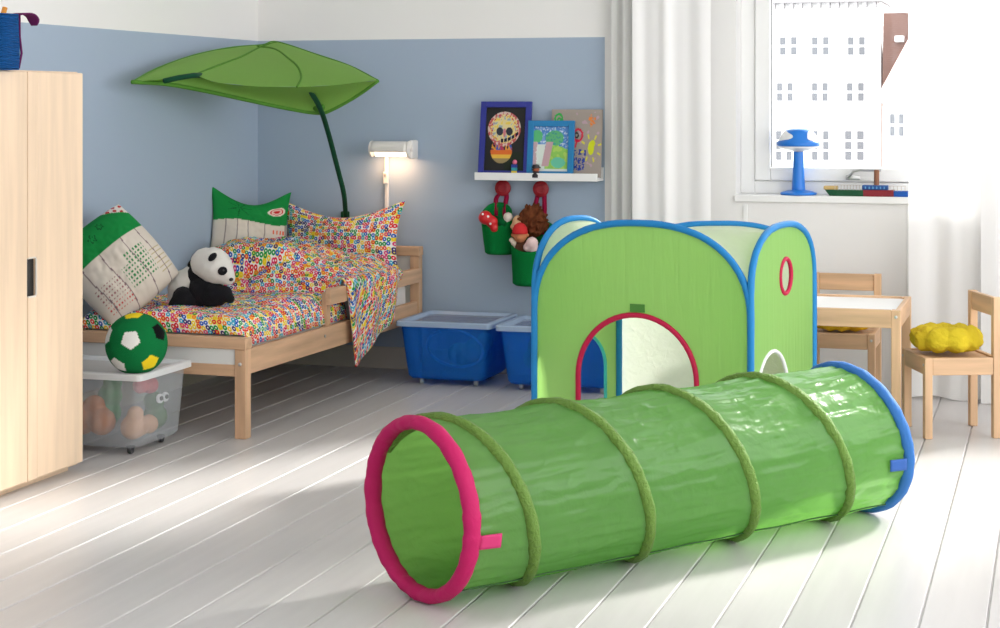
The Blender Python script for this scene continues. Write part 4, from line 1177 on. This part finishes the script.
# ------------------------------------------------------------------ little table and chairs
tx0, tx1, ty0, ty1, tzt = -1.16, -.540, 6.61, 7.105, .4575
TBL = thing('play_table', 'low pine play table with white top behind the tunnel', 'table', ((tx0+tx1)/2, (ty0+ty1)/2, 0))
lw = .034
for i, (x_, y_) in enumerate(((tx0, ty0), (tx1-lw, ty0), (tx0, ty1-lw), (tx1-lw, ty1-lw))):
    o = obj('leg', box(BM(), x_, x_+lw, y_, y_+lw, 0, tzt), WZ, TBL, world=True)
    if y_ == ty0:
        b = BM(); lathe(b, [(.006, 0), (.006, .002), (.003, .0035)], 12, disc_m(V((x_+lw/2, y_, tzt-.025)), (0, -1, 0))); obj('bolt', b, M_metal, o, world=True)
for y_ in (ty0+.001, ty1-.021): obj('apron', box(BM(), tx0+lw, tx1-lw, y_, y_+.02, tzt-.066, tzt-.0), WX, TBL, world=True)
for x_ in (tx0+.001, tx1-.021): obj('apron', box(BM(), x_, x_+.02, ty0+lw, ty1-lw, tzt-.066, tzt-.0), WY, TBL, world=True)
obj('tabletop', box(BM(), tx0+.02, tx1-.02, ty0+.02, ty1-.02, tzt-.016, tzt-.008, .001), M_trim, TBL, world=True)

def chair(label, loc, rz, group):
    """seat faces local -y, near right corner of the seat front at the origin of x"""
    r = thing('child_chair', label, 'chair', loc, rz, group)
    w, d, sh, bh, l = .28, .28, .29, .506, .029
    for x_ in (-w/2, w/2-l):
        o = obj('leg', box(BM(), x_, x_+l, -d/2, -d/2+l, 0, sh-.0), WZ, r)
        b = BM(); lathe(b, [(.0055, 0), (.0055, .002), (.003, .0035)], 12, disc_m(V((x_+l/2, -d/2, sh-.025)), (0, -1, 0))); obj('bolt', b, M_metal, o)
        obj('leg', box(BM(), x_, x_+l, d/2-l, d/2, 0, bh), WZ, r)
    obj('front_apron', box(BM(), -w/2+l, w/2-l, -d/2+.003, -d/2+.022, sh-.062, sh), WX, r)
    obj('back_apron', box(BM(), -w/2+l, w/2-l, d/2-.022, d/2-.003, sh-.062, sh), WX, r)
    for x_ in (-w/2+.002, w/2-.021): obj('side_apron', box(BM(), x_, x_+.019, -d/2+l, d/2-l, sh-.062, sh), WY, r)
    obj('seat', box(BM(), -w/2+.018, w/2-.018, -d/2+.018, d/2-.018, sh-.016, sh-.006, .001), WX, r)
    obj('backrest', box(BM(), -w/2+l, w/2-l, d/2-.024, d/2-.005, bh-.07, bh-.002), WX, r)
    return r
cA = V((-.455, 6.61, 0)); sd = V((.246, .096, 0)).normalized(); bd_ = V((-.105, .242, 0)).normalized()
cc = cA+sd*.132+bd_*.132
chair('pine child chair at the right edge, turned towards the table end', (cc.x+.01, cc.y, 0), math.atan2(sd.y, sd.x)-PI/2, 'small pine chairs')
chair('pine child chair behind the table, facing the camera', (-.829, 7.36, 0), .0, 'small pine chairs')
def puff(label, loc, col, R, hh, seed, rz):
    r = thing('seat_cushion', label, 'cushion', loc, rz, 'yellow puffy seat cushions')
    b = BM()
    np_ = 9
    def f(u, v):
        a = u*2*PI; ph = v*PI   # ph 0 top .. pi bottom
        lob = abs(math.cos(a*np_/2+.3*math.sin(3*a+seed)))
        s = math.sin(ph); cst = math.cos(ph)
        rr = R*(s**.75 if s > 0 else 0)*(.90+.10*lob)
        rr = max(rr, .0005)
        z = hh/2+hh/2*math.copysign(abs(cst)**.8, cst)*(.72+.28*lob*s)
        if cst > 0:
            z -= hh*.42*math.exp(-(rr/(R*.2))**2)
            z += .008*math.sin(rr/R*18+2*lob)*s*cst
        z += (.009*nz(rr*math.cos(a), rr*math.sin(a), seed, 26)+.006*nz(rr*math.cos(a), rr*math.sin(a), seed+4, 52))*s; rr *= 1+.05*nz(math.cos(a)*2, math.sin(a)*2, ph*3+seed, 2.2)
        return V((rr*math.cos(a), rr*math.sin(a), max(0.001, z)))
    vs = grid(b, f, 108, 36, closed_u=True)
    bmesh.ops.remove_doubles(b, verts=b.verts, dist=.0004)
    obj('pad', b, mat('yellow crinkled cotton', col, .9, spec=.1, bump=('noise', 55, .8, (1, 1, 1))), r, smooth=True)
    b = BM(); ball(b, V((0, 0, hh*.60)), (.012, .012, .006), 2); obj('button', b, mat('yellow button', col, .8), r, smooth=True)
    return r
puff('yellow puffy cushion on the chair at the right edge', (cc.x-.005, cc.y+.005, .2845), srgb(208, 184, 48), .132, .118, 2.0, .3)
puff('yellow puffy cushion on the chair behind the table', (-.829, 7.335, .2845), srgb(222, 178, 40), .125, .085, 5.0, 0)

# ------------------------------------------------------------------ on the sill
lp_ = at_y(798.5, 195, YB+.06)
SLm = thing('table_lamp', 'blue mushroom shaped table lamp with white cloud shapes on the window sill', 'lamp', (lp_.x, YB+.06, WZ0))
M_lb = mat('blue lamp plastic', srgb(24, 120, 214), .35)
k = 7.6/FPX
b = BM(); lathe(b, [(.02, 0), (.074, 0), (.078, .004), (.076, .010), (.05, .018), (.02, .022)], 36); obj('base', b, M_lb, SLm, smooth=True, smooth_angle=50)
b = BM(); lathe(b, [(.030, .014), (.028, .03), (.0245, .10), (.021, .185)], 28); obj('column', b, M_lb, SLm, smooth=True, smooth_angle=50)
b = BM(); lathe(b, [(.02, .184), (.05, .192), (.086, .203), (.088, .208), (.02, .209)], 36); obj('diffuser', b, mat('white lamp diffuser', (.85, .85, .85), .4), SLm, smooth=True, smooth_angle=50)
prof = [(.089, .208), (.092, .211), (.091, .225), (.086, .230), (.079, .240), (.073, .252), (.067, .263), (.060, .273), (.050, .280), (.026, .283), (.003, .2835)]
b = BM(); lathe(b, prof, 48); sh = obj('shade', b, M_lb, SLm, smooth=True, smooth_angle=60)
def shade_pt(a, z):
    for (r0, z0), (r1, z1_) in zip(prof[2:], prof[3:]):
        if z0 <= z <= z1_:
            r_ = lerp(r0, r1, (z-z0)/(z1_-z0)); return V((r_*math.cos(a), r_*math.sin(a), z))
    return V((.09*math.cos(a), .09*math.sin(a), z))
M_cl = mat('white cloud plastic', (.86, .86, .86), .4)
for ca in (-1.40-1.08, -1.40+1.08, PI*.5+.15):
    b = BM(); loops_ = []
    cen = b.verts.new(shade_pt(ca, .252)*1.03); prev = []
    for rr in (.35, .7, 1.0):
        ring = []
        for i in range(28):
            t = 2*PI*i/28; w = 1+.12*math.cos(3*t+.5)
            q = shade_pt(ca+.66*rr*w*math.cos(t), .2515+.0205*rr*w*math.sin(t)); m_ = 1.035 if rr < .9 else 1.004
            ring.append(b.verts.new(V((q.x*m_, q.y*m_, q.z))))
        if not prev:
            for i in range(28): b.faces.new((cen, ring[i], ring[(i+1) % 28]))
        else:
            for i in range(28): b.faces.new((prev[i], ring[i], ring[(i+1) % 28], prev[(i+1) % 28]))
        prev = ring
    obj('cloud', b, M_cl, sh, smooth=True)
bp0 = at_y(825, 196, YB+.03); bp1 = at_y(908, 196, YB+.03)
SH = thing('toy_ship', 'long toy ship with green and red hull and brown funnel on the window sill', 'toy ship', ((bp0.x+bp1.x)/2, YB+.03, WZ0))
Lh = bp1.x-bp0.x; hx = Lh/2
def hull(name, f0, f1, w, h, col, bow=False):
    b = BM(); x0, x1 = -hx+f0*Lh, -hx+f1*Lh
    sec = [(-.6, 0), (.6, 0), (1, 1), (-1, 1)]
    xs = [(x0+(.02 if bow else 0), .4 if bow else 1, .0), (x0+(.05 if bow else .001), .85 if bow else 1, 0), (x1, 1, 0)]
    R_ = []
    for (x_, s, _) in xs:
        R_.append([b.verts.new((x_-(.02 if bow and s == .4 and zz else 0), yy*w*s, zz*h)) for yy, zz in sec])
    for A, B in zip(R_, R_[1:]):
        for j in range(4): b.faces.new((A[j], A[(j+1) % 4], B[(j+1) % 4], B[j]))
    b.faces.new(R_[0][::-1]); b.faces.new(R_[-1])
    return obj(name, b, mat(name+' paint', col, .5), SH)
hull('bow_hull', 0, .47, .028, .026, srgb(14, 84, 50), True)
hull('mid_hull', .4705, .835, .030, .027, srgb(142, 38, 50))
hull('stern_hull', .8355, 1, .028, .024, srgb(20, 90, 180))
b = BM(); box(b, -hx-.004, -hx+.055, -.02, .02, .0262, .042, .004); obj('bow_block', b, mat('cream ship wood', srgb(200, 170, 110), .6), SH)
b = BM(); box(b, -hx+.455*Lh, -hx+.765*Lh, -.022, .022, .0272, .047, .003); cabin = obj('cabin', b, mat('blue ship cabin', srgb(14, 74, 140), .5), SH)
b = BM()
for i in range(6): box(b, -hx+(.49+.045*i)*Lh, -hx+(.505+.045*i)*Lh, -.0235, -.0215, .032, .042, 0)
obj('porthole', b, mat('pale portholes', srgb(90, 150, 200), .4), cabin)
b = BM(); lathe(b, [(.011, .047), (.011, .11), (.009, .112)], 18, Matrix.Translation((-hx+.625*Lh, 0, 0))); obj('funnel', b, mat('brown ship funnel', srgb(140, 92, 66), .6), SH, smooth=True, smooth_angle=40)
b = BM()
for i in range(9):
    x_ = -hx+(.13+.037*i)*Lh; tube(b, [(x_, -.024, .025), (x_, -.024, .047)], .0012, 5)
tube(b, [(-hx+.12*Lh, -.024, .047), (-hx+.45*Lh, -.024, .047)], .001, 5)
for i in range(5):
    x_ = -hx+(.79+.045*i)*Lh; tube(b, [(x_, -.024, .023), (x_, -.024, .045)], .0012, 5)
tube(b, [(-hx+.78*Lh, -.024, .045), (-hx+.98*Lh, -.024, .045)], .001, 5)
obj('railing', b, mat('pale railing', srgb(205, 195, 185), .6), SH)

# ------------------------------------------------------------------ light
w = bpy.data.worlds.new('sky'); S.world = w; w.use_nodes = True
bg_ = w.node_tree.nodes['Background']; bg_.inputs[0].default_value = (.98, .99, 1.0, 1); bg_.inputs[1].default_value = 4.4
def portal(loc, rot, sx, sy):
    l = bpy.data.lights.new('sky_portal', 'AREA'); l.shape = 'RECTANGLE'; l.size = sx; l.size_y = sy; l.cycles.is_portal = True
    o = bpy.data.objects.new('sky_portal', l); C.objects.link(o); o.location = loc; o.rotation_euler = rot
portal(((WX0+WX1)/2, YB+.3, (WZ0+WZ1)/2), (-PI/2, 0, 0), WX1-WX0, WZ1-WZ0)
portal((XR+.14, 3.9, 1.5), (0, PI/2, 0), 2.2, 6.6)
portal(((FX0+FX1)/2, YF-.1, (FZ0+FZ1)/2), (PI/2, 0, 0), FX1-FX0, FZ1-FZ0)
sl = bpy.data.lights.new('sun', 'SUN'); sl.energy = 6.5; sl.angle = math.radians(7); sl.color = (1, .96, .90)
so = bpy.data.objects.new('sun', sl); C.objects.link(so)
sd_ = V((-.53, -.85, -.58)); so.rotation_euler = sd_.to_track_quat('-Z', 'Y').to_euler()

# ------------------------------------------------------------------ camera
cam = bpy.data.cameras.new('camera'); co = bpy.data.objects.new('camera', cam); C.objects.link(co)
co.location = (0, 0, CAMH); co.rotation_euler = (PI/2, 0, YAW)
cam.sensor_width = 36; cam.lens = 36*FPX/1000; cam.shift_y = -.21; cam.clip_end = 500; cam.clip_start = .05
S.camera = co
S.view_settings.view_transform = 'Standard'; S.view_settings.look = 'None'; S.view_settings.exposure = 0.0; S.view_settings.gamma = 1
S.view_settings.use_curve_mapping = False
S.cycles.max_bounces = 10; S.cycles.transparent_max_bounces = 16; S.cycles.caustics_reflective = False; S.cycles.caustics_refractive = False
